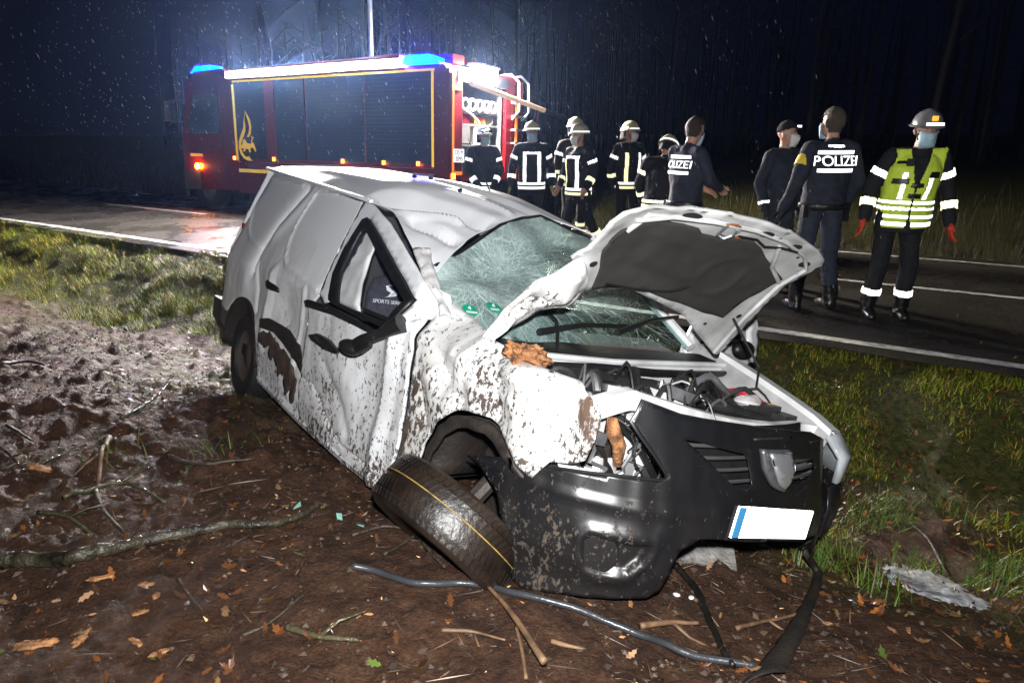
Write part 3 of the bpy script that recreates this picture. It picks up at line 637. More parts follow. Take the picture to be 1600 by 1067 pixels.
MB().prism([(0, -.80, .35), (0, .80, .35), (0, .80, .95), (0, .55, 1.52), (0, -.55, 1.42), (0, -.80, .95)], (-.36, 0, 0), (-.33, 0, 0)).build('bulkhead', mat('cabin_grey', (.03, .03, .035), .8), VAN)
sill = MB().tube([(.93, -.82, .21), (.4, -.83, .205), (-.2, -.83, .21), (-1.0, -.83, .25)], .04, 8).build('sill', paintw, VAN)
# rear wheel and its dark arch
wheel(VAN, (-1.45, -.74, .30), (0, -1, 0), .312, .20, .19, rimm=mat('muddy_rim', (.07, .055, .045), .7, .2))
wheel(VAN, (-1.45, .74, .30), (0, 1, 0), .312, .20, .19, rimm=bpy.data.materials['muddy_rim'])
wheel(VAN, (1.45, .70, .33), (0, 1, 0), .312, .20, .19, rimm=bpy.data.materials['muddy_rim'])
ln = MB().lathe([(.385, -.3), (.385, .03)], (-1.46, -.85, .31), (0, -1, 0), 24, R(180), R(360)); solid(ln.build('wheel_arch_liner', mudd_m, VAN), .02)
# torn-off front wheel folded out flat under the arch, tread towards us
FW = (1.45, -.875, .295); FA = Vector((-.06, .66, .75)).normalized()
tm = mat('muddy_tyre', (.012, .0075, .005), .42, var=.95, scale=6, bump=.4, bscale=40)
fw = empty('front_wheel'); fw.parent = VAN
ty = MB().lathe([(.19, -.09), (.24, -.105), (.285, -.105), (.306, -.085), (.312, -.04), (.313, 0), (.312, .04), (.306, .085), (.285, .105), (.24, .105), (.19, .09), (.185, 0), (.19, -.09)], FW, FA, 48).build('tyre', tm, fw)
xa = FA.cross(Vector((0, 0, 1))).normalized(); ya = FA.cross(xa)
def tw(a, r, h): return Vector(FW) + (xa * math.cos(a) + ya * math.sin(a)) * r + FA * h
tb = MB()
for k in range(72):
    a = 2 * math.pi * k / 72
    for sg in (-1, 1):
        q = [tw(a, .3135, sg * .012), tw(a + .055, .3135, sg * .012), tw(a + .055 + .06, .311, sg * .055), tw(a + .06, .311, sg * .055)]
        q2 = [tw(a + .075, .311, sg * .061), tw(a + .13, .311, sg * .061), tw(a + .155, .303, sg * .088), tw(a + .10, .303, sg * .088)]
        for z in (q, q2):
            c = Vector(FW); tb.add(z + [p + (p - c).normalized() * .008 for p in z], [(4, 5, 6, 7), (0, 1, 5, 4), (1, 2, 6, 5), (2, 3, 7, 6), (3, 0, 4, 7)])
tb = tb.build('tread', tm, fw, 30); tb['kind'] = 'stuff'
MB().lathe([(.3225, .010), (.3225, .014)], FW, FA, 64).build('yellow_stripe', mat('yellow_paint_line', (.22, .14, .025), .8, var=.6, scale=30), fw)
MB().lathe([(.19, -.09), (.17, -.05), (.10, .0), (.09, .05), (.001, .06)], FW, FA, 32).build('rim', bpy.data.materials['muddy_rim'], fw)
MB().tube([Vector(FW) + FA * .05, (1.48, -.70, .52), (1.5, -.5, .60)], .035).build('strut', mudd_m, VAN)
MB().tube([(1.72, -.80, .42), (1.60, -.72, .40), (1.5, -.5, .36)], .025).build('suspension_arm', mat('grey_metal', (.22, .22, .23), .4, .8), VAN)
# door mirror, folded and broken
mr = MB(); mr.tube([(.90, -.905, .975), (.84, -.935, .93), (.75, -.96, .875)], [.045, .03, .02], 10); mr.build('mirror_arm', trimb, VAN)
mr = MB()
for k in range(3): mr.tube([(.80 - k * .01, -.96 - k * .008, .915 - k * .03), (.70, -.985, .855 - k * .02), (.56, -.975, .80 - k * .012)], [.012, .024, .016], 8)
mr.ell((.60, -.985, .80), (.09, .045, .035), 16, 8); mr.build('door_mirror', trimb, VAN)
# windscreen
WPO = Vector((1.2, 0, .97)); WE = Vector((-.85, 0, .53)).normalized(); WN = Vector((0, 1, 0)).cross(WE)
def wmap(y, s):
    bow = .045 * (1 - (y / .8) ** 2) - .085 * g2(y, s, -.28, .60, .28, .25) - .05 * g2(y, s, .25, .92, .2, .18) - .03 * fold(y, s, [(-.7, .45), (-.2, .62), (.3, .95)], .1)
    return WPO + Vector((0, y, 0)) + WE * s + WN * (bow - .02) + WN * (.010 * nf(y, s, 0, 6) + .004 * nf(y, s, 3, 20))
def cracked_glass():
    m, N, L, B = nodes('cracked_windscreen')
    tc = N.new('ShaderNodeTexCoord'); co = tc.outputs['Object']
    ds = N.new('ShaderNodeTexNoise'); ds.inputs['Scale'].default_value = 5; L.new(co, ds.inputs[0])
    vm = N.new('ShaderNodeVectorMath'); vm.operation = 'MULTIPLY_ADD'; L.new(ds.outputs['Color'], vm.inputs[0]); vm.inputs[1].default_value = (.12, .12, .12); L.new(co, vm.inputs[2])
    def crack(sc, w):
        v = N.new('ShaderNodeTexVoronoi'); v.feature = 'DISTANCE_TO_EDGE'; v.inputs['Scale'].default_value = sc; L.new(vm.outputs[0], v.inputs['Vector'])
        r = N.new('ShaderNodeMapRange'); L.new(v.outputs['Distance'], r.inputs[0]); r.inputs[1].default_value = w; r.inputs[2].default_value = 0
        return r.outputs[0]
    n = N.new('ShaderNodeTexNoise'); n.inputs['Scale'].default_value = 3.0; n.inputs['Detail'].default_value = 5; L.new(co, n.inputs[0])
    sx = N.new('ShaderNodeSeparateXYZ'); L.new(co, sx.inputs[0])
    # heavily crazed upper and right-hand part, clearer glass low on the far side
    sS = math_node(N, L, 'ADD', math_node(N, L, 'MULTIPLY', math_node(N, L, 'SUBTRACT', sx.outputs[0], 1.2), WE.x), math_node(N, L, 'MULTIPLY', math_node(N, L, 'SUBTRACT', sx.outputs[2], .97), WE.z))
    def web(cy, cs, ka, kr, w, reach):
        dy = math_node(N, L, 'ADD', math_node(N, L, 'SUBTRACT', sx.outputs[1], cy), math_node(N, L, 'MULTIPLY', ds.outputs['Fac'], .05)); dss = math_node(N, L, 'SUBTRACT', sS, cs)
        r = math_node(N, L, 'SQRT', math_node(N, L, 'ADD', math_node(N, L, 'MULTIPLY', dy, dy), math_node(N, L, 'MULTIPLY', dss, dss)))
        cb = N.new('ShaderNodeCombineXYZ'); L.new(math_node(N, L, 'MULTIPLY', math_node(N, L, 'ARCTAN2', dss, dy), ka), cb.inputs[0]); L.new(math_node(N, L, 'MULTIPLY', math_node(N, L, 'LOGARITHM', math_node(N, L, 'ADD', r, .02), 2.718), kr), cb.inputs[1])
        v = N.new('ShaderNodeTexVoronoi'); v.feature = 'DISTANCE_TO_EDGE'; v.inputs['Scale'].default_value = 1; L.new(cb.outputs[0], v.inputs['Vector'])
        q = N.new('ShaderNodeMapRange'); L.new(v.outputs['Distance'], q.inputs[0]); q.inputs[1].default_value = w; q.inputs[2].default_value = 0
        f = N.new('ShaderNodeMapRange'); L.new(r, f.inputs[0]); f.inputs[1].default_value = reach; f.inputs[2].default_value = .03
        return math_node(N, L, 'MULTIPLY', q.outputs[0], f.outputs[0]), f.outputs[0]
    w1, f1 = web(-.20, .62, 7, 1.6, .07, .75); w2, f2 = web(-.52, .42, 6, 1.8, .08, .5); w3, f3 = web(.18, .85, 6, 1.5, .06, .6); w4, f4 = web(.42, .30, 5, 1.4, .04, .45)
    zn = math_node(N, L, 'ADD', math_node(N, L, 'MULTIPLY', sx.outputs[2], 1.3), math_node(N, L, 'MULTIPLY', sx.outputs[1], -.55))
    zz = math_node(N, L, 'ADD', zn, math_node(N, L, 'MULTIPLY', n.outputs['Fac'], .9))
    cz = N.new('ShaderNodeMapRange'); L.new(zz, cz.inputs[0]); cz.inputs[1].default_value = 1.74; cz.inputs[2].default_value = 2.35
    fine = math_node(N, L, 'MULTIPLY', crack(60, .05), cz.outputs[0])
    mid = math_node(N, L, 'MULTIPLY', crack(24, .035), math_node(N, L, 'ADD', cz.outputs[0], .25))
    big = crack(9, .012)
    painted_glint = N.new('ShaderNodeTexNoise'); painted_glint.inputs['Scale'].default_value = 130; painted_glint.inputs['Detail'].default_value = 2; L.new(co, painted_glint.inputs[0])
    sk = N.new('ShaderNodeMapRange'); L.new(math_node(N, L, 'ADD', painted_glint.outputs['Fac'], math_node(N, L, 'MULTIPLY', cz.outputs[0], .10)), sk.inputs[0]); sk.inputs[1].default_value = .70; sk.inputs[2].default_value = .76  # bright specks painted into the glass colour as glints
    cr = math_node(N, L, 'MAXIMUM', math_node(N, L, 'MULTIPLY', math_node(N, L, 'MAXIMUM', fine, math_node(N, L, 'MULTIPLY', mid, .6)), .8), sk.outputs[0])
    for w_ in (w1, w2, w3, w4): cr = math_node(N, L, 'MAXIMUM', cr, w_)
    tr = N.new('ShaderNodeBsdfTransparent'); tr.inputs[0].default_value = (.62, .80, .76, 1)
    B.inputs['Base Color'].default_value = (.24, .44, .41, 1); B.inputs['Roughness'].default_value = .12
    milk = N.new('ShaderNodeMapRange'); L.new(cz.outputs[0], milk.inputs[0]); milk.inputs[3].default_value = .05; milk.inputs[4].default_value = .85
    m1 = N.new('ShaderNodeMixShader'); L.new(milk.outputs[0], m1.inputs[0]); L.new(tr.outputs[0], m1.inputs[1]); L.new(B.outputs[0], m1.inputs[2])
    bc = N.new('ShaderNodeMix'); bc.data_type = 'RGBA'; L.new(cz.outputs[0], bc.inputs[0]); bc.inputs[6].default_value = (.12, .27, .25, 1); bc.inputs[7].default_value = (.42, .58, .56, 1); L.new(bc.outputs[2], B.inputs['Base Color'])
    P2 = N.new('ShaderNodeBsdfPrincipled'); P2.inputs['Base Color'].default_value = (.80, .92, .90, 1); P2.inputs['Roughness'].default_value = .25
    m2 = N.new('ShaderNodeMixShader'); L.new(math_node(N, L, 'MULTIPLY', cr, .85), m2.inputs[0]); L.new(m1.outputs[0], m2.inputs[1]); L.new(P2.outputs[0], m2.inputs[2])
    g = N.new('ShaderNodeBsdfGlossy'); g.inputs['Roughness'].default_value = .06; g.inputs['Color'].default_value = (.9, 1, 1, 1)
    m3 = N.new('ShaderNodeMixShader'); m3.inputs[0].default_value = .06; L.new(m2.outputs[0], m3.inputs[1]); L.new(g.outputs[0], m3.inputs[2])
    L.new(m3.outputs[0], N['Material Output'].inputs['Surface'])
    bp = N.new('ShaderNodeBump'); bp.inputs['Strength'].default_value = .5; bp.inputs['Distance'].default_value = .004; L.new(cr, bp.inputs['Height'])
    L.new(bp.outputs[0], B.inputs['Normal']); L.new(bp.outputs[0], g.inputs['Normal']); L.new(bp.outputs[0], P2.inputs['Normal'])
    return m
WSO = [(-.693, .529), (-.486, .689), (-.127, .952), (.101, 1.092), (.277, 1.16), (.4, 1.125), (.479, 1.079), (.66, 1.05), (.74, .72), (.79, .10), (.552, .06), (.108, .02), (-.428, .01), (-.691, .054), (-.747, .095), (-.773, .16), (-.752, .351)]
panel('windscreen', WSO, wmap, cracked_glass(), VAN, step=.035, ang=0)
seal = [wmap(*p) + WN * -.0 for p in WSO[:8]]; MB().tube(seal, .010, 6).build('windscreen_seal', trimb, VAN)
MB().tube([wmap(*p) for p in (WSO[7], (.74, .72), (.79, .1))], .03, 8).build('far_pillar', paintw, VAN)
grn = mat('green_sticker', (.01, .28, .17), .5, var=.1)
for c in ((-.655, .205), (-.515, .235)):
    st = panel('round_sticker', [(c[0] + .036 * math.cos(a), c[1] + .040 * math.sin(a)) for a in np.linspace(0, 2 * math.pi, 24, endpoint=False)], lambda y, s: wmap(y, s) - WN * -.004 if False else wmap(y, s) + WN * (.004 if WN.x > 0 else -.004), grn, VAN, step=.03)
    YX = Matrix(((0, WE.x, abs(WN.x), 0), (1, 0, 0, 0), (0, WE.z, abs(WN.z), 0), (0, 0, 0, 1)))
    ps = wmap(*c) + Vector((abs(WN.x), 0, abs(WN.z))) * .006
    text('sticker_numeral', '4', .032, Matrix.Translation(ps + WE * .012) @ YX, mat('sticker_white', (.6, .7, .65), .5), VAN)
    MB().prism([ps + WE * -.012 + Vector((0, -.03, 0)), ps + WE * -.012 + Vector((0, .03, 0)), ps + WE * -.024 + Vector((0, .027, 0)), ps + WE * -.024 + Vector((0, -.027, 0))], (0, 0, 0), (.001, 0, .001)).build('sticker_band', bpy.data.materials['sticker_white'], VAN)
def wiper(pts, nm='wiper'): return MB().tube([wmap(*p) + Vector((.02, 0, .035)) for p in pts], [.016, .012, .009][:len(pts)] if len(pts) == 3 else .012, 6).build(nm, trimb, VAN)
wiper([(.10, .06), (.45, .20), (.85, .33)]); wiper([(-.40, .03), (-.1, .10), (.3, .14)])
MB().tube([wmap(-.27, .18) + Vector((.03, 0, .03)), wmap(-.29, .10) + Vector((.05, 0, .05)), wmap(-.33, .02) + Vector((.05, 0, .06)), (1.3, -.36, .96)], .008, 6).build('washer_hose', trimb, VAN)
MB().box(wmap(-.27, .19) + Vector((.03, 0, .03)), (.03, .06, .03)).build('wiper_joint', trimb, VAN)
# cabin: dashboard, seats
sc = mat('seat_fabric', (.028, .030, .045), .9, var=.3, scale=30, bump=.3, bscale=200)
MB().prism([(1.12, 0, .95), (.85, 0, 1.0), (.62, 0, .92), (.60, 0, .70), (1.12, 0, .70)], (0, -.72, 0), (0, .74, 0)).build('dashboard', mat('dashboard', (.012, .012, .013), .7, bump=.2), VAN)
for yc in (-.42, .40):
    st = MB()
    rings = []
    for z, xx, w, t in [(.45, .12, .22, .06), (.6, .10, .245, .075), (.85, .04, .25, .075), (1.0, .0, .235, .07), (1.08, -.03, .19, .05), (1.10, -.035, .12, .03)]:
        rings.append([Vector((xx + t * math.cos(a) * (1 if abs(math.cos(a)) < .9 else 1), yc + w * (abs(math.sin(a)) ** .6) * (1 if math.sin(a) > 0 else -1), z)) for a in np.linspace(0, 2 * math.pi, 20, endpoint=False)])
    st.loft(rings); s_ = st.build('seat_backrest', sc, VAN, 60)
    hr = MB().ell((-.06, yc, 1.24), (.05, .135, .085), 18, 10); hr.build('headrest', sc, VAN)
    MB().cyl((-.05, yc - .05, 1.05), (-.05, yc - .05, 1.20), .007, 8).cyl((-.05, yc + .05, 1.05), (-.05, yc + .05, 1.20), .007, 8).build('headrest_post', alu, VAN)
    sq = MB(); sq.loft([[Vector((x, yc + w * (1 if k in (1, 2) else -1), z + (.07 if k in (2, 3) else -.07))) for k in range(4)] for x, w, z in ((.05, .22, .45), (.2, .25, .48), (.5, .25, .50), (.58, .22, .47))]); sq.build('seat_cushion', sc, VAN)
pr = mat('seat_print', (.55, .57, .62), .6, var=0)
XF = Matrix(((0, .12, 1, 0), (1, 0, 0, 0), (0, 1, 0, 0), (0, 0, 0, 1)))
text('seat_lettering', 'SPORTS SERIES', .029, Matrix.Translation((.112, -.575, .968)) @ XF, pr, VAN)
for k, pts in enumerate([[(-.50, 1.01), (-.555, .995), (-.53, .975), (-.50, .965), (-.555, .935), (-.535, .96), (-.56, .97), (-.57, .995)], [(-.52, .975), (-.49, .96), (-.50, .945), (-.57, .932), (-.515, .952)]]):
    panel('seat_logo', pts, lambda y, z: (.112 - .1 * (z - .9), y - .03, z + .06), pr, VAN, step=.04)
# bonnet, folded back with its underside showing
HH = Vector((1.30, .76, 1.018)); HE = Vector((math.cos(R(46)), 0, math.sin(R(46)))); HN = Vector((0, 1, 0)).cross(HE)   # points forward-down
if HN.x < 0: HN = -HN
def hmap(off=0):
    def f(y, s):
        b = -.05 * math.sin(min(1, max(0, s / .85)) * math.pi) - .022 * (1 - (y / .8) ** 2) * min(1, max(0, s / .6)) + .025 * max(0, min(1, (s - .66) / .2)) ** 2
        b += .10 * max(0, (-.35 - y)) ** 1.2 + .010 * nf(y, s, 0, 5) + .02 * max(0, min(1, (-.3 - y) / .2)) * nf(y, s, 4, 9)
        return Vector((HH.x, y, HH.z)) + HE * s + HN * (b + off)
    return f
HO = [(.797, -.004), (.787, .263), (.735, .522), (.765, .693), (.70, .74), (.565, .785), (.316, .832), (.084, .854), (-.197, .841), (-.391, .811), (-.552, .763), (-.617, .72), (-.632, .664), (-.611, .598), (-.604, .512), (-.631, .448), (-.52, .381), (-.408, .281), (-.234, .327), (.007, .283), (.267, .216), (.529, .09), (.769, -.018)]
hb = solid(panel('bonnet', HO, hmap(), [paint_in, paintf], VAN, step=.03, ang=0), .012, -1)
hb.modifiers[0].material_offset = 0
PAD = [(-.524, .514), (-.540, .633), (-.475, .705), (-.299, .728), (-.2, .725), (-.15, .70), (-.02, .70), (.02, .725), (.131, .738), (.26, .70), (.37, .65), (.62, .563), (.60, .50), (.529, .251), (.35, .262), (.185, .29), (-.115, .338), (-.348, .325), (-.399, .30), (-.452, .417)]
padm = mat('bonnet_insulation', (.022, .019, .017), .95, var=.35, scale=5, bump=.6, bscale=130)
def padf(y, s):
    p = hmap(.014)(y, s)
    d = .010 * math.exp(-((math.hypot(y - .22, s - .50) - .13) / .02) ** 2) + .008 * math.exp(-(seg_d((y, s), [(-.4, .66), (-.1, .62), (.05, .45)]) / .02) ** 2) - .010 * math.exp(-(seg_d((y, s), [(-.35, .45), (0, .40), (.3, .33)]) / .03) ** 2)
    return p + HN * (d + .004 * nf(y, s, 0, 12))
solid(panel('insulation_pad', PAD, padf, padm, VAN, step=.024, ang=0), .01, -1)
def hring(c, ry, rs, nm, m, off, n=14, mf=1.0):
    return panel(nm, [(c[0] + ry * math.cos(a), c[1] + rs * math.sin(a)) for a in np.linspace(0, 2 * math.pi, n, endpoint=False)], hmap(off), m, VAN, step=.03)
hole = mat('hole_black', (.006, .006, .006), .8, var=0)
for c, ry, rs in [((-.339, .795), .055, .020), ((.123, .805), .045, .020), ((.386, .775), .036, .024), ((.601, .69), .036, .022), ((.633, .275), .018, .014), ((.667, .62), .016, .012), ((-.47, .735), .016, .009), ((-.525, .45), .02, .014), ((.23, .80), .01, .006), ((.50, .72), .01, .007), ((.44, .20), .012, .008)]: hring(c, ry, rs, 'bonnet_hole', hole, .016)
for pts in ([(.70, .02), (.69, .26), (.65, .52), (.67, .66), (.52, .74), (.3, .785), (.05, .805), (-.2, .79), (-.4, .76), (-.54, .70)], [(.62, .54), (.45, .62), (.33, .74)], [(-.52, .64), (-.50, .735), (-.35, .765)]):
    MB().tube([hmap(.013)(*p) for p in pts], .010, 8).build('bonnet_rib', paint_in, VAN)
MB().tube([hmap(.02)(*p) for p in ((-.135, .80), (-.10, .73), (-.045, .715), (-.03, .75), (-.06, .79))], .007, 8).build('bonnet_catch', alu, VAN)
hring((-.07, .77), .045, .035, 'catch_plate', paint_in, .02)
rust = mat('rust', (.35, .12, .03), .8, var=.6, scale=40)
hring((-.10, .80), .05, .018, 'rust_stain', rust, .0185); hring((.02, .745), .02, .014, 'rust_stain', rust, .0185)
MB().tube([hmap(.028)(*p) for p in ((-.01, .76), (.1, .77), (.2, .74), (.3, .755), (.42, .76))], .004, 6).build('wire', trimb, VAN)
MB().tube([hmap(.03)(*p) for p in ((-.38, .36), (-.15, .35), (.0, .37), (.05, .39), (.09, .42))], .005, 6).build('wire', trimb, VAN)
MB().tube([hmap(.02)(.60, .26), Vector((1.66, .60, 1.02)), Vector((1.63, .66, .92))], .006, 6).build('bonnet_stay', trimb, VAN)
# folded rear corner of the bonnet, outer skin showing
FT = [(-.60, .47), (-.631, .448), (-.699, .371), (-.747, .331), (-.786, .228), (-.792, .113), (-.795, -.017)]
FB = [(-.43, .30), (-.451, .299), (-.45, .21), (-.60, .183), (-.642, .151), (-.716, .068), (-.787, -.022)]
NV = []; nk = 14
for i in range(25):
    a = lerpc([(p[0], p[1], 0) for p in FT], i / 24); b_ = lerpc([(p[0], p[1], 0) for p in FB], i / 24)
    for k in range(nk):
        t = k / (nk - 1); y = a.x + (b_.x - a.x) * t; s = a.y + (b_.y - a.y) * t
        NV.append(hmap()(y, s) + HN * (.018 * math.sin(t * math.pi) + .030 * fold(t, i / 24, [(.2, .15), (.7, .4)], .16) - .025 * fold(t, i / 24, [(.9, .3), (.3, .62)], .14) + .02 * fold(t, i / 24, [(.5, .7), (.4, 1)], .2) + .004 * nf(y, s, 1, 24) + .012))
solid(mesh('bonnet_fold', NV, [(i * nk + k, i * nk + k + 1, (i + 1) * nk + k + 1, (i + 1) * nk + k) for i in range(24) for k in range(nk - 1)], paintf, VAN, True, 25), .008)
# engine bay
MB().prism([(1.16, 0, .985), (1.34, 0, .965), (1.36, 0, .93), (1.20, 0, .92)], (0, -.62, 0), (0, .80, 0)).build('cowl_tray', trimb, VAN)
cl = mat('bay_white', (.55, .55, .56), .4, var=.25, scale=5)
solid(panel('firewall', [(-.66, .955), (.84, .965), (.84, .60), (-.66, .60)], lambda y, z: (1.375 + .012 * nf(y, z, 0, 4), y, z), cl, VAN, step=.07), .01)
MB().tube([(1.375, -.62, .965), (1.39, -.1, .955), (1.385, .4, .965), (1.375, .82, .97)], .014, 8).build('firewall_lip', cl, VAN)
MB().tube([(1.42, -.60, .93), (1.43, -.2, .935), (1.46, .1, .93), (1.42, .45, .925), (1.40, .75, .93)], .017, 8).build('bulkhead_seal', trimb, VAN)
ys = mat('yellow_sticker', (.75, .42, .02), .5, var=.2)
for y0, y1, z0, z1 in ((.44, .53, .82, .885), (.55, .64, .845, .88)): MB().box((1.392, (y0 + y1) / 2, (z0 + z1) / 2), (.003, y1 - y0, z1 - z0)).build('warning_sticker', ys, VAN)
MB().ell((1.39, .36, .87), (.02, .04, .04)).build('grommet', trimb, VAN)
# inner wing and rail on the far side
rl = [(1.33, .775, 1.02), (1.55, .77, .96), (1.75, .765, .90), (1.90, .765, .85), (2.0, .76, .805)]
MB().loft([[Vector(p) + Vector(d) for d in ((0, -.035, -.015), (0, -.03, .012), (0, .05, .006), (0, .085, -.03), (0, .08, -.30 * max(.12, (2.0 - p[0]) / .67)))] for p in rl], False, False).build('far_wing', cl, VAN, 30)
MB().loft([[Vector(p) + Vector(d) for d in ((0, -.035, -.015), (0, -.06, -.06), (0, -.12, -.10), (0, -.14, -.3))] for p in rl], False, False).build('inner_wing', mat('inner_wing_grey', (.33, .33, .33), .5), VAN, 30)
# front crossmember, bent
BT = [(1.80, -.72, .875), (1.82, -.60, .912), (1.82, -.46, .943), (1.83, -.40, .935), (1.86, -.15, .888), (1.88, .12, .848), (1.89, .42, .824), (1.88, .66, .822), (1.93, .74, .82)]
MB().loft([[Vector(p) + Vector(d) for d in ((-.035, 0, -.012), (-.02, 0, .0), (.02, 0, -.004), (.035, 0, -.035), (.03, 0, -.075), (.0, 0, -.08))] for p in [lerpc(BT, s) for s in np.linspace(0, 1, 30)]], False, False).build('front_crossmember', mat('crossmember_white', (.6, .6, .6), .4, var=.3, scale=9), VAN, 40)
gm_ = mat('engine_metal', (.30, .30, .31), .4, .7, var=.4, scale=12); gd = mat('engine_dark', (.02, .02, .021), .5, var=.4, bump=.3)
eb = MB().box((1.60, .0, .72), (.36, .8, .2)); eb.build('engine_block', gd, VAN)
MB().ell((1.56, -.18, .83), (.10, .15, .06), 20, 10).build('air_box', gm_, VAN)
for k in range(5): MB().cyl((1.50 + .03 * (k % 2), -.42 + k * .13, .80), (1.50 + .03 * (k % 2), -.42 + k * .13, .87), .035 + .01 * (k % 3), 14).build('engine_cap', gm_ if k % 2 else gd, VAN)
du = MB(); du.tube([(1.49, -.30, .90), (1.54, .0, .885), (1.62, .25, .85), (1.74, .42, .82), (1.80, .55, .80)], [.05, .055, .055, .05, .035], 12, True, .6); du.build('intake_duct', gd, VAN)
MB().box((1.49, -.33, .905), (.10, .13, .06)).build('duct_mouth', gd, VAN)
MB().box((1.66, .58, .79), (.22, .20, .14)).build('battery', gd, VAN)
MB().tube([(1.57, .47, .875), (1.60, .55, .89), (1.66, .60, .885), (1.71, .60, .86)], .016, 8).build('red_cable', mat('red_cable', (.42, .015, .03), .4), VAN)
cr_ = MB().ell((1.68, .53, .855), (.06, .08, .03), 20, 12).build('crumpled_cover', mat('pale_plastic', (.6, .58, .58), .35), VAN)
for v_ in cr_.data.vertices: v_.co += Vector((.4, .4, .5)) * .05 * mnoise.noise(v_.co * 22)
MB().box((1.78, .66, .815), (.12, .1, .04)).build('fuse_box', gd, VAN)
MB().ell((1.72, .66, .85), (.03, .045, .012)).build('filler_cap', ys, VAN)
MB().ell((1.45, -.55, .86), (.09, .08, .05)).build('coolant_tank', wht, VAN)
MB().box((1.47, -.40, .875), (.05, .09, .05)).build('relay', gd, VAN)
random.seed(11)
for k in range(44):
    p = Vector((random.uniform(1.42, 1.78), random.uniform(-.62, .5), random.uniform(.80, .88))); q = p + Vector((random.uniform(-.2, .25), random.uniform(-.3, .3), random.uniform(-.08, .02)))
    m_ = (p + q) / 2 + Vector((0, 0, random.uniform(.03, .13)))
    MB().tube([lerpc([p, (p + m_) / 2 + Vector((0, 0, .02)), m_, (m_ + q) / 2, q], s) for s in np.linspace(0, 1, 9)], random.choice((.005, .007, .012, .016)), 7).build('hose', random.choice((gd, gd, trimb, gm_, trimb, bpy.data.materials['aluminium'])), VAN)
# gutted headlamp hollow on our side
MB().box((1.70, -.45, .66), (.03, .5, .34)).build('inner_panel', cl, VAN)
for k, (a, b_) in enumerate([((1.80, -.66, .80), (1.83, -.40, .55)), ((1.80, -.58, .78), (1.84, -.50, .52)), ((1.78, -.50, .85), (1.86, -.25, .60)), ((1.8, -.7, .83), (1.82, -.65, .58)), ((1.79, -.35, .84), (1.88, -.22, .62))]):
    MB().tube([lerpc([a, Vector(a).lerp(Vector(b_), .4) + Vector((.03, .03, -.02)), b_], s) for s in np.linspace(0, 1, 6)], (.008, .012, .014, .006, .01)[k], 7).build('cable', trimb, VAN)
MB().prism([(1.84, -.74, .66), (1.90, -.45, .60), (1.95, -.30, .56), (1.93, -.30, .53), (1.86, -.55, .55)], (0, 0, 0), (-.02, 0, .02)).build('bent_bracket', wht, VAN)
MB().box((1.80, -.32, .72), (.03, .12, .26), Matrix.Rotation(R(12), 3, 'X')).build('radiator_panel', wht, VAN)
MB().box((1.76, -.62, .80), (.07, .09, .06)).build('lamp_bracket', gm_, VAN)
wf = MB().tube([(1.84, -.53, .84), (1.845, -.52, .79), (1.85, -.48, .74), (1.85, -.47, .66)], [.02, .03, .026, .014], 9).build('broken_branch', wm, None, 0)
wf.matrix_world = VM; tag(wf, 'short orange broken branch stuck in the empty headlamp hollow of the van', 'branch')
for v_ in wf.data.vertices: v_.co += Vector((1, 1, .4)) * .012 * mnoise.noise(v_.co * 40)
random.seed(5)
for k in range(16):
    c_ = Vector((random.uniform(1.76, 1.86), random.uniform(-.72, -.22), random.uniform(.58, .84)))
    sz = Vector((random.uniform(.01, .04), random.uniform(.02, .10), random.uniform(.02, .09)))
    MB().box(c_, sz, Matrix.Rotation(random.uniform(-.7, .7), 3, 'X') @ Matrix.Rotation(random.uniform(-.6, .6), 3, 'Z')).build('broken_piece', random.choice((gd, gd, wht, gm_, trimb, cl)), VAN)
for k in range(9):
    p = Vector((1.84 + random.uniform(-.03, .03), random.uniform(-.7, -.3), random.uniform(.74, .86))); q = p + Vector((random.uniform(-.02, .05), random.uniform(-.15, .2), random.uniform(-.28, -.1)))
    MB().tube([lerpc([p, p.lerp(q, .35) + Vector((.03, random.uniform(-.06, .06), .02)), p.lerp(q, .7) + Vector((.03, random.uniform(-.05, .05), 0)), q], s_) for s_ in np.linspace(0, 1, 9)], random.choice((.003, .005, .008)), 6).build('cable', random.choice((trimb, gd, gm_)), VAN)
for k in range(14):
    c_ = Vector((random.uniform(1.44, 1.72), random.uniform(-.62, .15), random.uniform(.83, .90))); r_ = random.uniform(.02, .05)
    if k % 2: MB().cyl(c_ - Vector((0, 0, .05)), c_ + Vector((0, 0, .02)), r_, 14).build('engine_part', random.choice((gm_, gd, wht)), VAN)
    else: MB().box(c_, (r_ * 2.2, r_ * 3, r_ * 1.4), Matrix.Rotation(random.uniform(-.5, .5), 3, 'Z') @ Matrix.Rotation(random.uniform(-.3, .3), 3, 'X')).build('engine_part', random.choice((gm_, gd, gd, cl)), VAN)
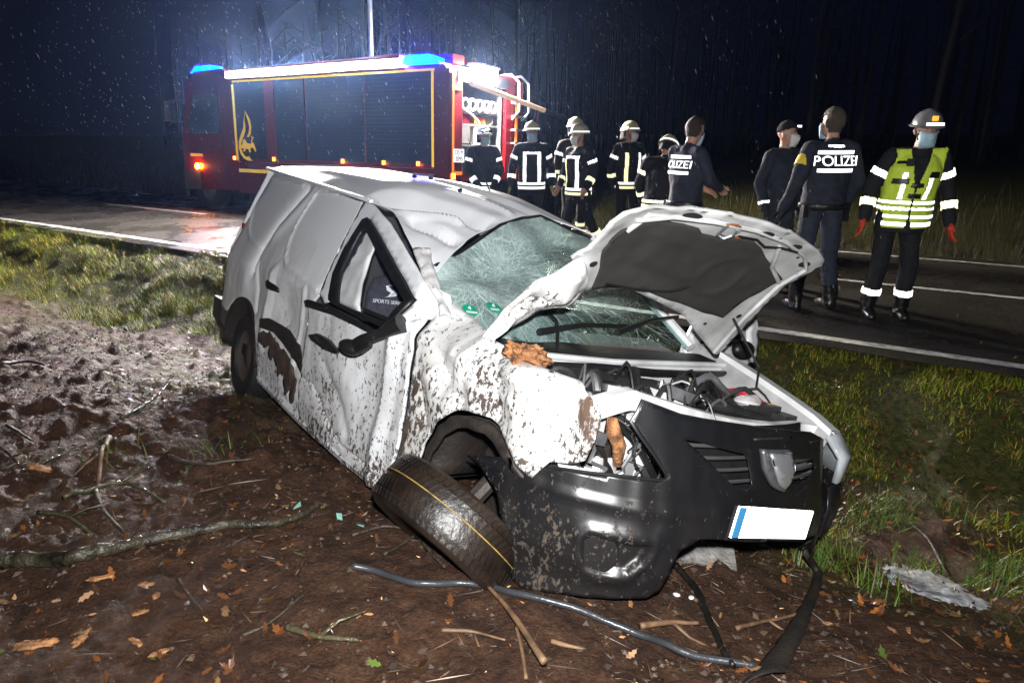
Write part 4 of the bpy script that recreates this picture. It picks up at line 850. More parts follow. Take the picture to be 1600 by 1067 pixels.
# front bumper cover
def bsurf(a, z, off=0):
    xf = 2.22 - .25 * max(0, z - .5); c, s = math.cos(R(a)), math.sin(R(a)); e = 2 / 2.8
    y = -.86 * (1 if c > 0 else -1) * abs(c) ** e; x = 1.35 + (xf - 1.35) * abs(s) ** e
    nx, ny = s, -c
    return Vector((x + nx * off, y + ny * off, z))
def bmap(off=0):
    def f(a, z10):
        z = z10 / 60
        o = off + .012 * math.exp(-((z - .60) / .012) ** 2) * (a < 75) - .03 * max(0, min(1, (.40 - z) / .1)) * (a < 70) + .006 * nf(a / 20, z, 0, 4)
        d = seg_d((a / 60, z), [(38.6 / 60, .473), (41.5 / 60, .502), (48 / 60, .506), (60 / 60, .513), (58 / 60, .416), (53.5 / 60, .363), (45 / 60, .345), (40 / 60, .383), (38.6 / 60, .473)])
        o += .012 * math.exp(-(d / .018) ** 2)
        if 40 < a < 59 and .37 < z < .49: o -= .028 * min(1, d / .03)
        return bsurf(a, z, o)
    return f
bz = lambda L_: [(a, z * 60) for a, z in L_]
BUMP = [(4, .587), (13.8, .642), (31.8, .675), (47.1, .695), (60.0, .70), (62.6, .715), (57.0, .799), (50.9, .877), (53.4, .917), (54.0, .95), (65.6, .915), (78.7, .90), (89.7, .878), (105, .85), (122, .80), (131, .78), (133, .63), (150, .60), (165, .58), (160, .35), (140, .26), (125, .27), (118.6, .287), (113, .43), (100, .455), (90.2, .485), (77.6, .515), (71.6, .52), (66.6, .478), (65.3, .42), (64.2, .33), (61.2, .295), (36.7, .252), (24.6, .215), (21, .233), (20.5, .28), (16.7, .412), (13.4, .513), (8.0, .571)]
GR = [(66.8, .84), (71.2, .835), (84.5, .795), (85.5, .775), (86.5, .69), (85, .675), (82.0, .685), (73.2, .782)]
GL = [(94.0, .765), (106.5, .752), (108.5, .71), (101, .675), (94.5, .672)]
bm_ = dirty_paint('bumper_plastic', (.0065, .0068, .008), -.065, -.2, film_=.35, rough=.34, filmc=(.028, .021, .017))
solid(panel('front_bumper', bz(BUMP), lambda a, z: bmap()(a, z), bm_, VAN, holes=[bz(GR), bz(GL)], step=1.1, ang=0), .006, 1)
MB().tube([bsurf(a, z, .002) for a, z in ((14, .64), (22, .66), (31.8, .674), (40, .686), (47.1, .695), (55, .70), (60, .70), (62.4, .714), (60, .755), (57, .799), (54, .838), (51.2, .876), (53, .91), (54, .948), (60, .932), (65.6, .916), (72, .908), (78.7, .90), (89.7, .878), (105, .85), (121, .80))], .007, 6).build('bumper_lip', bm_, VAN)
def rect_b(a0, a1, z0, z1, off, nm, m, par=VAN, th=.01, tilt=0):
    P = [(a0, z0), (a1, z0 + tilt), (a1, z1 + tilt), (a0, z1)]
    return solid(panel(nm, bz(P), lambda a, z: bsurf(a, z / 60, off), m, par, step=1.5), th, 1)
gsl = mat('grille_slat', (.05, .05, .052), .3, var=.2)
for z in (.70, .74, .78, .82): rect_b(66 + (0.83 - z) * 60, 87.5, z - .006, z + .006, -.012, 'grille_slat', gsl)
for z in (.69, .72, .75): rect_b(93.5, 108, z - .006, z + .006, -.012, 'grille_slat', gsl)
rect_b(64, 110, .62, .87, -.07, 'grille_backing', trimb)
rect_b(95, 104, .715, .735, -.015, 'grille_chrome', alu)
chrome = mat('chrome', (.8, .82, .86), .30, .85, var=0)
EM = [(87.2, .818), (92.2, .81), (92.8, .745), (91.8, .685), (90.5, .662), (89.3, .69), (87.8, .75)]
solid(panel('emblem_frame', bz(EM), lambda a, z: bsurf(a, z / 60, .022), mat('emblem_surround', (.12, .12, .125), .35, .6), VAN, step=1.0), .022, 1)
EM2 = [(88.2, .808), (91.4, .802), (91.8, .745), (91.1, .70), (90.4, .682), (89.7, .702), (88.8, .75)]
solid(panel('emblem', bz(EM2), lambda a, z: bsurf(a, z / 60, .058 - .018 * ((z / 60 - .76) / .08) ** 2 - .012 * ((a - 90) / 2.5) ** 2), chrome, VAN, step=.8), .012, 1)
for a in np.linspace(70, 104, 3): rect_b(a, a + 8, .885 - (a - 60) * .0016, .892 - (a - 60) * .0016, .004, 'bumper_groove', gd, VAN, .003)
MB().lathe([(.075, .0), (.072, .008), (.05, .010), (.001, .008)], bsurf(44, .432, -.014), bsurf(44, .432, 1) - bsurf(44, .432, 0), 24).build('fog_lamp_blank', bm_, VAN)
# number plate, blank, with a blue band
plate_c = bsurf(90, .553, .02); PT = Matrix.Translation(plate_c) @ Matrix.Rotation(R(-7.5), 4, 'X')
pw = retro('plate_white', (.95, .97, 1), .55, .5, (.8, .8, .8))
o_ = MB().box((0, 0, 0), (.008, .52, .112)).build('number_plate', pw, VAN); o_.data.transform(PT)
o_ = MB().box((.006, -.238, 0), (.004, .04, .108)).build('plate_band', mat('plate_blue', (.05, .25, .5), .5, var=0), VAN); o_.data.transform(PT)
o_ = MB().box((-.006, 0, -.006), (.008, .535, .125)).build('plate_holder', trimb, VAN); o_.data.transform(PT)
# far headlamp
lg = mat('lamp_lens', (.42, .44, .47), .10, var=.3, scale=8, coat=1)
hl = MB(); hl.loft([[Vector((2.03, .66, .80)), Vector((2.10, .68, .72)), Vector((2.09, .70, .60))], [Vector((2.02, .78, .81)), Vector((2.08, .81, .72)), Vector((2.07, .81, .60))], [Vector((1.96, .86, .81)), Vector((2.0, .89, .72)), Vector((1.99, .89, .61))], [Vector((1.82, .90, .80)), Vector((1.83, .92, .72)), Vector((1.85, .91, .63))]], False, False)
solid(hl.build('headlamp', lg, VAN), .02)
hc = MB(); hc.loft([[Vector((2.11, .60, .60)), Vector((2.13, .60, .50)), Vector((2.12, .60, .38)), Vector((2.06, .58, .30))], [Vector((2.08, .76, .595)), Vector((2.10, .77, .50)), Vector((2.08, .76, .38)), Vector((2.02, .72, .29))], [Vector((2.02, .86, .595)), Vector((2.03, .87, .50)), Vector((2.0, .86, .40)), Vector((1.95, .80, .31))], [Vector((1.86, .91, .61)), Vector((1.86, .92, .50)), Vector((1.84, .90, .40)), Vector((1.82, .85, .34))]], False, False)
solid(hc.build('bumper_corner', bm_, VAN), .008)
# open driver's door beyond
DR = panel('driver_door', [(.88, .30), (1.60, .30), (1.68, .6), (1.715, .95), (1.72, 1.05), (1.66, 1.22), (1.60, 1.35), (1.1, 1.35), (.88, 1.0)], lambda y, z: (1.02 - .10 * (y - .9) - .15 * max(0, z - .98), y, z), paintw, VAN, holes=[[(1.0, 1.02), (1.45, 1.01), (1.60, 1.03), (1.57, 1.18), (1.53, 1.29), (1.15, 1.29)]], step=.05)
solid(DR, .05)
solid(panel('driver_door_glass', [(1.0, 1.02), (1.45, 1.01), (1.60, 1.03), (1.57, 1.18), (1.53, 1.29), (1.15, 1.29)], lambda y, z: (.99 - .10 * (y - .9) - .15 * max(0, z - .98), y, z), glassd, VAN, step=.1), .004)
MB().ell((1.03, 1.40, 1.01), (.05, .10, .06)).build('driver_mirror', trimb, VAN)
MB().ell((.97, 1.62, .90), (.02, .045, .028)).build('driver_door_handle', trimb, VAN)
# ------------------------------------------------------------------ people
skin = mat('skin', (.48, .27, .19), .5, var=.12, scale=30)
navy = mat('navy_cloth', (.016, .020, .036), .85, var=.35, scale=20, bump=.4, bscale=60)
navyl = mat('navy_trousers', (.022, .027, .045), .85, var=.3, scale=20, bump=.4, bscale=60)
ffblack = mat('turnout_cloth', (.008, .0085, .011), .85, var=.35, scale=20, bump=.4, bscale=60)
bootm = mat('boot_leather', (.010, .010, .010), .3, var=.3)
glove_o = mat('orange_glove', (.62, .06, .025), .6, var=.3, scale=40); glove_b = mat('black_glove', (.012, .012, .013), .7)
glove_y = mat('yellow_glove', (.38, .38, .06), .7, var=.3, scale=40)
maskb = mat('blue_mask', (.42, .62, .74), .7, var=.12, scale=60); maskw = mat('white_mask', (.72, .73, .74), .7, var=.08, scale=60)
hair_m = mat('brown_hair', (.035, .022, .014), .6, var=.5, scale=90, bump=1, bscale=220)
hair_g = mat('short_brown_hair', (.075, .055, .042), .7, var=.5, scale=120, bump=1, bscale=260)
vestm = mat('hi_vis_vest', (.66, .86, .07), .7, var=.12, scale=14, bump=.35, bscale=30)
ivory = mat('ivory_helmet', (.55, .52, .36), .35, var=.25, scale=8); greyh = mat('grey_helmet', (.20, .20, .20), .25, var=.2, coat=.5)
yel_s = retro('yellow_silver_tape', (1, .93, .55), .42, .36, (.62, .55, .20))
badge = mat('yellow_badge', (.7, .5, .05), .5); eyem = mat('eye_dark', (.01, .01, .01), .2, var=0)
J0 = dict(pel=(0, 0, .95), che=(0, 0, 1.34), nek=(0, .015, 1.51), hed=(0, -.015, 1.665),
          sR=(-.19, .01, 1.44), eR=(-.265, .03, 1.16), wR=(-.275, -.04, .91), sL=(.19, .01, 1.44), eL=(.265, .03, 1.16), wL=(.275, -.04, .91),
          hR=(-.095, 0, .92), kR=(-.115, -.02, .50), aR=(-.125, .02, .10), hL=(.095, 0, .92), kL=(.115, -.02, .50), aL=(.125, .02, .10), toe=(0, -.17, 0), hemz=.82, fR=None, fL=None)
def person(label, pos, yaw, scale=1.0, J=None, top=None, legs=None, glove=None, bulk=1.0, head_yaw=0, head_pitch=0, hem=.82, group=None, vox=.0125):
    j = {**J0, **(J or {})}
    Vv = {k: Vector(v) for k, v in j.items() if isinstance(v, tuple)}
    b = MB()
    # torso: stacked ellipses along the spine
    def ring(c, rx, ry, n=20): return [Vector(c) + Vector((rx * math.cos(a), ry * math.sin(a), 0)) for a in np.linspace(0, 2 * math.pi, n, endpoint=False)]
    sp = lambda t: (Vv['pel'].lerp(Vv['che'], t) if t <= 1 else Vv['che'].lerp(Vv['nek'], t - 1))
    hemo = Vv['pel'] + (Vv['pel'] - Vv['che']).normalized() * (.95 - hem)
    prof = [(hemo, .185 * bulk, .145 * bulk), (sp(0), .185 * bulk, .145 * bulk), (sp(.35), .178 * bulk, .138 * bulk), (sp(.7), .195 * bulk, .148 * bulk), (sp(1.0), .20 * bulk, .145 * bulk), (sp(1.5), .185, .115), (sp(1.75), .12, .085), (sp(2.0), .07, .07)]
    b.loft([ring(c, rx, ry) for c, rx, ry in prof])
    for s in 'RL':
        b.caps(Vv['s' + s], Vv['e' + s], .072 * bulk, .058 * bulk); b.caps(Vv['e' + s], Vv['w' + s], .058 * bulk, .045 * bulk)
        b.caps(Vv['s' + s].lerp(Vv['nek'], .55) + Vector((0, 0, -.02)), Vv['s' + s], .065, .072 * bulk)
        b.caps(Vv['h' + s], Vv['k' + s], .100, .075); b.caps(Vv['k' + s], Vv['a' + s] + Vector((0, 0, .04)), .077, .068)
        ft = Vv.get('f' + s) or Vv['toe']
        b.caps(Vv['a' + s] + Vector((0, 0, -.03)), Vv['a' + s] + ft + Vector((0, 0, -.05)), .055, .043); b.caps(Vv['a' + s] + Vector((0, .03, -.05)), Vv['a' + s] + Vector((0, 0, .08)), .05, .06)
    H = Vv['hed']; HR = Matrix.Rotation(head_yaw, 3, 'Z') @ Matrix.Rotation(head_pitch, 3, 'X')
    hp = lambda x, y, z: H + HR @ Vector((x, y, z))
    b.caps(Vv['nek'] - Vector((0, 0, .05)), H + HR @ Vector((0, .02, -.06)), .062, .055)
    b.ell(hp(0, .012, .02), (.078, .097, .105), 18, 12, HR); b.ell(hp(0, -.03, -.055), (.058, .062, .065), 16, 10, HR)
    b.caps(hp(0, -.085, .01), hp(0, -.105, -.03), .012, .016, 8); b.ell(hp(-.08, .015, -.01), (.012, .022, .033), 8, 6, HR); b.ell(hp(.08, .015, -.01), (.012, .022, .033), 8, 6, HR)
    me = bpy.data.meshes.new('t'); me.from_pydata([tuple(v) for v in b.v], [], b.f)
    o = bpy.data.objects.new('person', me); COL.objects.link(o)
    rm = o.modifiers.new('r', 'REMESH'); rm.mode = 'VOXEL'; rm.voxel_size = vox
    sm = o.modifiers.new('s', 'SMOOTH'); sm.factor = .5; sm.iterations = 4
    dg = bpy.context.evaluated_depsgraph_get(); dg.update()
    nm = bpy.data.meshes.new_from_object(o.evaluated_get(dg)); o.modifiers.clear(); o.data = nm; nm.name = 'person'
    n = len(nm.vertices); co = np.empty(n * 3); nm.vertices.foreach_get('co', co); co = co.reshape(-1, 3)
    no = np.empty(n * 3); nm.vertices.foreach_get('normal', no); no = no.reshape(-1, 3)
    bones = [('T', Vv['pel'] - Vector((0, 0, .1)), Vv['nek'], .17)] + [(q + s, Vv[a + s], Vv[c + s], r) for s in 'RL' for q, a, c, r in (('U', 's', 'e', .065), ('F', 'e', 'w', .055), ('H', 'h', 'k', .09), ('C', 'k', 'a', .07))] + [('D', H - Vector((0, 0, .05)), H + Vector((0, 0, .04)), .085)]
    D = []; TT = []
    for nm_, p, q, r in bones:
        p, q = np.array(p), np.array(q); d = q - p; t = np.clip(((co - p) @ d) / (d @ d), 0, 1)
        D.append(np.linalg.norm(co - p - t[:, None] * d, axis=1) / r); TT.append(t)
    D = np.array(D); TT = np.array(TT); bid = D.argmin(0); names = [q[0] for q in bones]
    # cloth folds
    amp = np.where(bid == len(bones) - 1, 0, .012)
    fold = np.array([mnoise.noise(Vector((p[0] * 9, p[1] * 9, p[2] * 5 + label.__len__()))) + .5 * mnoise.noise(Vector((p[0] * 16, p[1] * 16, p[2] * 22))) for p in co])
    co2 = co + no * (fold * amp)[:, None]
    nm.vertices.foreach_set('co', co2.ravel()); nm.polygons.foreach_set('use_smooth', [True] * len(nm.polygons))
    pf = [tuple(p.vertices) for p in nm.polygons]
    fb = np.array([np.bincount(bid[list(p)], minlength=len(bones)).argmax() for p in pf]); fc = np.array([co[list(p)].mean(0) for p in pf])
    fz = fc[:, 2]
    mats_ = [skin, top, legs, bootm]
    for m_ in mats_: nm.materials.append(m_)
    mi = np.ones(len(pf), np.int32)
    tors = np.isin(fb, [0] + [i for i, q in enumerate(names) if q[0] in 'UF'])
    leg = np.isin(fb, [i for i, q in enumerate(names) if q[0] in 'HC']) | ((fb == 0) & (((fc - np.array(hemo)) @ np.array((Vv['che'] - Vv['pel']).normalized())) < 0))
    mi[leg] = 2; mi[(fb == len(bones) - 1)] = 0
    na, nb = np.array(Vv['nek'] + Vector((0, 0, .02))), np.array(H); dn = nb - na; tn = ((fc - na) @ dn) / (dn @ dn)
    isneck = (tn > 0) & (np.linalg.norm(fc - na - np.clip(tn, 0, 1)[:, None] * dn, axis=1) < .13); mi[isneck] = 0; fb = np.where(isneck, len(bones) - 1, fb)
    aa = [np.array(Vv['a' + s]) for s in 'RL']
    low = np.zeros(len(pf), bool)
    for s in 'RL':
        ci = names.index('C' + s); low |= (np.linalg.norm(fc - np.array(Vv['a' + s]), axis=1) < .28) & (fz < np.array(Vv['a' + s])[2] + .14) & leg
    mi[low] = 3
    nm.polygons.foreach_set('material_index', mi)
    o.location = pos; o.rotation_euler = (0, 0, yaw); o.scale = (scale,) * 3
    tag(o, label, 'person', group)
    X = dict(o=o, co=co2, no=no, pf=pf, fb=fb, fc=fc, T=TT, names=names, V=Vv, HR=HR, H=H, hp=hp, bid=bid, mi=mi)
    # hands with five fingers
    for s, sg in (('R', -1), ('L', 1)):
        if glove is None: break
        w = Vv['w' + s]; d = (w - Vv['e' + s]).normalized(); side = Vector((0, -1, 0)); side = (side - d * side.dot(d)).normalized(); pn = d.cross(side)
        hb = MB(); hb.ell(w + d * .055, (.026, .042, .055), 12, 8, Matrix((pn, side, d)).transposed())
        for k in range(4):
            a = w + d * .095 + side * (.030 - .020 * k); L_ = (.045, .052, .048, .036)[k]; curl = pn * (-sg) * .4
            p1 = a + (d + curl * .4).normalized() * L_; p2 = p1 + (d + curl * 2.0).normalized() * L_ * .8
            hb.caps(a, p1, .0105, .010, 8, 2); hb.caps(p1, p2, .010, .008, 8, 2)
        t0 = w + d * .03 + side * .035; t1 = t0 + (d * .7 + side * .6).normalized() * .045; hb.caps(t0, t1, .013, .011, 8, 2); hb.caps(t1, t1 + (d + side * .1 - pn * sg * .3).normalized() * .035, .011, .009, 8, 2)
        hb.caps(w - d * .03, w + d * .03, .045, .036, 10, 2)
        me = bpy.data.meshes.new('glove'); me.from_pydata([tuple(v) for v in hb.v], [], hb.f); g = link(bpy.data.objects.new('glove' if glove is not skin else 'hand', me), o); me.materials.append(glove)
        r2 = g.modifiers.new('r', 'REMESH'); r2.mode = 'VOXEL'; r2.voxel_size = .0045; r2.use_smooth_shade = True
    return X
def shell(X, nm, sel, m, off=.006, th=.003):
    "garment piece or tape lying on the body: selected body faces lifted off along the normals"
    idx = np.nonzero(sel)[0]
    if len(idx) == 0: return None
    used = sorted({v for i in idx for v in X['pf'][i]}); mp = {v: k for k, v in enumerate(used)}
    P = X['co'][used] + X['no'][used] * off
    ob = mesh(nm, P, [tuple(mp[v] for v in X['pf'][i]) for i in idx], m, X['o'], True, 0)
    if th: solid(ob, th, -1)
    return ob
def bandsel(X, bone, t0, t1):
    k = X['names'].index(bone); tf = np.array([X['T'][k][list(p)].mean() for p in X['pf']])
    return (X['fb'] == k) & (tf > t0) & (tf < t1)
def face(X, mask=None, eyes=True):
    hp = X['hp']
    if eyes:
        for s in (-1, 1): MB().ell(hp(s * .032, -.083, .022), (.012, .008, .007), 10, 6).build('eye', eyem, X['o'])
        MB().tube([hp(-.05, -.083, .043), hp(-.03, -.092, .048), hp(-.015, -.092, .045)], .004, 6).build('eyebrow', hair_m, X['o'])
        MB().tube([hp(.05, -.083, .043), hp(.03, -.092, .048), hp(.015, -.092, .045)], .004, 6).build('eyebrow', hair_m, X['o'])
    if mask:
        V_ = []; nn = 13; mm = 8
        for i in range(mm):
            z = .002 - .125 * i / (mm - 1)
            for k in range(nn):
                a = -1.15 + 2.3 * k / (nn - 1); r = .085 + .026 * math.exp(-((z + .035) / .04) ** 2) * math.exp(-(a / .5) ** 2)
                V_.append(hp(r * .92 * math.sin(a), -.022 - r * math.cos(a) * (1 - .25 * max(0, -z - .09) / .04), z - .012 * math.cos(a) + .002 * math.sin(i * 2.4)))
        solid(mesh('face_mask', V_, [(i * nn + k, (i + 1) * nn + k, (i + 1) * nn + k + 1, i * nn + k + 1) for i in range(mm - 1) for k in range(nn - 1)], mask, X['o'], True, 0), .004)
        for s in (-1, 1): MB().tube([hp(s * .078, -.055, -.015), hp(s * .088, -.01, .005), hp(s * .09, .02, .02)], .002, 5).build('mask_loop', mask, X['o'])
def helmet(X, m, kind='fire'):
    hp = X['hp']; V_ = []; n = 28; mrows = 10; HR = X['HR']
    rings = []
    for i in range(mrows + 1):
        t = math.pi / 2 * i / mrows
        rings.append([hp(.118 * math.cos(t) ** .8 * math.cos(a) if i < mrows else .004 * math.cos(a), (.14 * math.cos(t) ** .8 if i < mrows else .004) * math.sin(a) + .012, .035 + .125 * math.sin(t) + .012 * math.exp(-(math.cos(a) * math.cos(t) * 6) ** 2) * math.sin(t)) for a in np.linspace(0, 2 * math.pi, n, endpoint=False)])
    b = MB().loft(rings); sh = b.build('helmet', m, X['o'], 60)
    br = []
    for (r, dz) in ((1.0, .0), (1.13, -.012), (1.15, -.018), (1.0, -.010)):
        br.append([hp(.118 * r * math.cos(a), .14 * (r + (.08 * max(0, -math.sin(a)) if r > 1.05 else 0)) * math.sin(a) + .012, .045 + dz) for a in np.linspace(0, 2 * math.pi, n, endpoint=False)])
    br.append(br[0]); MB().loft(br, True, False).build('helmet_brim', m, X['o'], 60)
    if kind == 'fire':
        V_ = []
        for i in range(6):
            for k in range(13):
                a = -1.5 + 3.0 * k / 12; V_.append(hp((.112 - .012 * i * .3) * math.sin(a), .018 + (.125 + .008 * i) * math.cos(a), .04 - .028 * i))
        solid(mesh('neck_guard', V_, [(i * 13 + k, i * 13 + k + 1, (i + 1) * 13 + k + 1, (i + 1) * 13 + k) for i in range(5) for k in range(12)], ffblack, X['o'], True, 0), .006)
        rg = [[hp(.122 * math.cos(a), .144 * math.sin(a) + .012, z) for z in (.048, .066)] for a in np.linspace(0, 2 * math.pi, 29)]
        MB().loft(rg, False, False).build('helmet_tape', white_r if m is ivory else white_r, X['o'])
    for s in (-1, 1): MB().tube([hp(s * .095, .0, .03), hp(s * .075, -.03, -.06), hp(s * .03, -.05, -.118)], .006, 6).build('chin_strap', trimb, X['o'])
    return sh
def ff_tape(X, m=yel_s, m2=white_r, front=True, braces=True):
    for s in 'RL':
        shell(X, 'reflective_band', bandsel(X, 'U' + s, .40, .56), m2, .010); shell(X, 'reflective_band', bandsel(X, 'F' + s, .42, .62), m, .010)
    k = X['fb'] == 0; fc = X['fc']; pz = np.array(X['V']['pel'])[2]
    for a, c, mm in ((-.10, -.065, m), (-.04, -.01, m2)): shell(X, 'reflective_band', k & (fc[:, 2] > pz + a) & (fc[:, 2] < pz + c), mm, .012)
    if braces:
        cx = np.array(X['V']['che'])[0]; fy = (fc[:, 1] < X['V']['che'].y + .0)
        for s in (-1, 1): shell(X, 'reflective_brace', k & fy & (np.abs(fc[:, 0] - cx - s * .105) < .024) & (fc[:, 2] > pz - .01) & (fc[:, 2] < pz + .42), m2 if s > 0 else m, .012)
        if front: shell(X, 'reflective_band', k & fy & (np.abs(fc[:, 0] - cx) < .13) & (fc[:, 2] > pz + .40) & (fc[:, 2] < pz + .435), m2, .013)
def leg_tape(X, m=yel_s):
    for s in 'RL': shell(X, 'reflective_band', bandsel(X, 'C' + s, .55, .68), m, .010)
def hair(X, m, hi=.02, back=-.08):
    hpz = X['H']; R_ = np.array(X['HR'].transposed()); lc = (X['fc'] - np.array(hpz)) @ R_.T
    sel = (X['fb'] == len(X['names']) - 1) & ((lc[:, 2] > .055) | ((lc[:, 1] > .02) & (lc[:, 2] > back))) & ~((lc[:, 1] < -.06) & (lc[:, 2] < .07))
    return shell(X, 'hair', sel, m, .012, .008)
def at_road(u, v): return (*xy(u, v), float(road_z(v)))
def facing(x, y): return math.atan2(x, -y)       # local -y looks along (x, y)
FG = 'firefighters on the road'
# --- firefighters by the engine
P1 = (-.46, 11.35, -.06); X = person('firefighter with raised helmet visor standing beside the open rear of the fire engine', P1, facing(.25, -1), .985, dict(wR=(-.10, -.16, .86), eR=(-.28, -.02, 1.14), wL=(.12, -.16, .86), eL=(.28, -.02, 1.14), hed=(.01, -.03, 1.66)), ffblack, ffblack, glove_b, 1.05, .25, hem=.80, group=FG)
helmet(X, ivory); face(X, maskb); ff_tape(X, white_r, white_r, False, False); leg_tape(X)
MB().tube([X['hp'](-.09, -.10, .07), X['hp'](0, -.15, .09), X['hp'](.09, -.10, .07)], .02, 8).build('raised_visor', glassd, X['o'])
P2 = (.30, 10.75, -.03); X = person('firefighter in dark coat with square of silver tape on chest and yellow gloves', P2, facing(.0, -1), 1.0, dict(eR=(-.30, .03, 1.17), wR=(-.33, -.03, .90), eL=(.29, .03, 1.17), wL=(.31, -.05, .90)), ffblack, ffblack, glove_y, 1.12, .1, hem=.76, group=FG)
helmet(X, ivory); face(X, maskb); ff_tape(X, white_r, white_r); leg_tape(X)
P3 = (1.0, 11.3, -.07); X = person('firefighter mostly hidden behind a colleague turned sideways, only helmet and sleeve showing', P3, facing(.3, -1), 1.06, None, ffblack, ffblack, glove_b, 1.1, hem=.78, group=FG)
helmet(X, ivory); face(X, maskw); ff_tape(X); leg_tape(X)
P4 = (.94, 9.9, -.02); X = person('firefighter turned sideways in dark coat with yellow bands, holding a cable, mid stride', P4, facing(-.75, -.6), .97, dict(eR=(-.22, -.06, 1.15), wR=(-.17, -.22, .97), eL=(.25, .08, 1.18), wL=(.24, -.08, .95), kR=(-.10, -.10, .51), aR=(-.12, -.12, .10), kL=(.12, .10, .52), aL=(.14, .32, .14)), ffblack, ffblack, skin, 1.1, -.35, hem=.76, group=FG)
helmet(X, ivory); face(X, maskw); ff_tape(X); leg_tape(X)
MB().tube([(-.17, -.26, .92), (-.19, -.28, .75), (-.22, -.22, .55), (-.16, -.2, .45)], .012, 6).build('cable', trimb, X['o'])
MB().tube([(-.10, -.17, 1.36), (-.16, -.22, 1.2), (-.14, -.24, 1.05), (-.15, -.25, .95)], .008, 6).build('cable', trimb, X['o'])
P5 = (1.82, 11.0, -.06); X = person('firefighter standing apart, helmet with lamp bracket, yellow braces on dark coat', P5, facing(.35, -.9), 1.02, dict(eR=(-.27, .06, 1.17), wR=(-.25, .04, .91), eL=(.27, .06, 1.17), wL=(.25, .04, .91)), ffblack, ffblack, glove_b, 1.05, .55, hem=.76, group=FG)
helmet(X, ivory); face(X, maskw); ff_tape(X, yel_s, white_r, False); leg_tape(X, org_r)
MB().tube([X['hp'](-.11, .0, .06), X['hp'](-.16, -.06, .07)], .016, 8).build('helmet_lamp', ivory, X['o'])
P6 = (1.75, 8.3, .0); X = person('firefighter leaning behind the police officer who looks down, coat sleeve with yellow band', P6, facing(.5, .8), .93, dict(che=(0, -.10, 1.30), nek=(0, -.16, 1.45), hed=(0, -.25, 1.57), sR=(-.19, -.09, 1.40), sL=(.19, -.09, 1.40), eL=(.30, -.05, 1.12), wL=(.27, -.16, .90), eR=(-.27, -.05, 1.12), wR=(-.22, -.2, .92)), ffblack, ffblack, glove_b, 1.1, 0, .5, hem=.78, group=FG)
helmet(X, ivory); ff_tape(X, yel_s, yel_s, False); leg_tape(X)
# --- police
def back_text(X, m, z, size, wid=.34):
    bv = BVHTree.FromPolygons([tuple(p) for p in X['co']], X['pf'])
    def proj_(o, off):
        for v in o.data.vertices:
            hit = bv.ray_cast(Vector((v.co.x, 1.0, v.co.z)), Vector((0, -1, 0)))
            y = hit[0].y if hit[0] else .12
            v.co.y = y + off + (.002 if v.co.y > .0005 else 0)
    BT_ = Matrix(((-1, 0, 0, 0), (0, 0, 1, 0), (0, 1, 0, 0), (0, 0, 0, 1)))
    t = text('back_lettering', 'POLIZEI', size, Matrix.Translation((0, 0, z)) @ BT_, m, X['o'], .001); bm = bmesh.new(); bm.from_mesh(t.data); bmesh.ops.triangulate(bm, faces=bm.faces); bm.to_mesh(t.data); bm.free(); proj_(t, .014)
    for dz, h in ((.075, .03), (-.075, .03)):
        s_ = panel('back_band', [(-wid / 2, z + dz - h / 2), (wid / 2, z + dz - h / 2), (wid / 2, z + dz + h / 2), (-wid / 2, z + dz + h / 2)], lambda x, zz: (x, 0, zz), m, X['o'], step=.03); proj_(s_, .013)
    return bv
def belt(X, m=trimb):
    k = (X['fb'] == 0) & (X['fc'][:, 2] > .93) & (X['fc'][:, 2] < .985); shell(X, 'duty_belt', k, m, .016, .012)
    MB().box((-.215, .01, .90), (.05, .07, .16)).build('holster', trimb, X['o']); MB().box((.20, .06, .92), (.05, .05, .11)).build('belt_pouch', trimb, X['o'])
PG = 'police officers on the road'
P7 = (1.74, 7.0, .004); X = person('police officer with brown hair looking down at a paper, seen from behind', P7, facing(.86, .42), 1.0, dict(eR=(-.25, -.10, 1.18), wR=(-.12, -.33, 1.10), eL=(.25, -.10, 1.18), wL=(.12, -.33, 1.08), hed=(0, -.07, 1.655), nek=(0, -.01, 1.51), che=(0, -.01, 1.34)), navy, navyl, skin, 1.03, .1, .35, hem=.93, group=PG)
hair(X, hair_m); face(X, maskb); back_text(X, white_r, 1.335, .10, .30); belt(X)
MB().box((.0, -.42, 1.12), (.16, .01, .20), Matrix.Rotation(R(-60), 3, 'X')).build('paper', wht, X['o'])
P8 = (2.86, 7.42, .006); X = person('police officer in black beanie and white mask wearing plain dark jacket', P8, facing(.35, -.75), .975, dict(eR=(-.27, .04, 1.15), wR=(-.26, -.05, .90), eL=(.26, .05, 1.15), wL=(.24, -.04, .90)), navy, navyl, glove_b, 1.06, .45, hem=.86, group=PG)
face(X, maskw); hpz = X['H']; R_ = np.array(X['HR'].transposed()); lc = (X['fc'] - np.array(hpz)) @ R_.T
shell(X, 'beanie', (X['fb'] == len(X['names']) - 1) & (lc[:, 2] > .04 - .25 * lc[:, 1]), mat('black_knit', (.012, .012, .012), .95, bump=.8, bscale=150), .016, .010)
MB().box(X['hp'](.03, -.10, .075), (.045, .02, .022)).build('beanie_patch', white_r, X['o'])
shell(X, 'cuff_band', bandsel(X, 'FR', .72, .82), white_r, .010)
P9 = (2.88, 6.42, .004); X = person('police officer with cropped hair seen from behind, large white lettering on jacket back', P9, facing(-.12, 1), 1.035, dict(eR=(-.27, .05, 1.17), wR=(-.24, -.06, .95), eL=(.30, .06, 1.18), wL=(.36, -.02, .94), kR=(-.13, -.02, .5), aR=(-.17, .02, .1), kL=(.13, -.02, .5), aL=(.17, .03, .1)), navy, navyl, glove_b, 1.1, .25, hem=.95, group=PG, vox=.0095)
hair(X, hair_g); face(X, maskb); back_text(X, white_r, 1.345, .118, .33); belt(X)
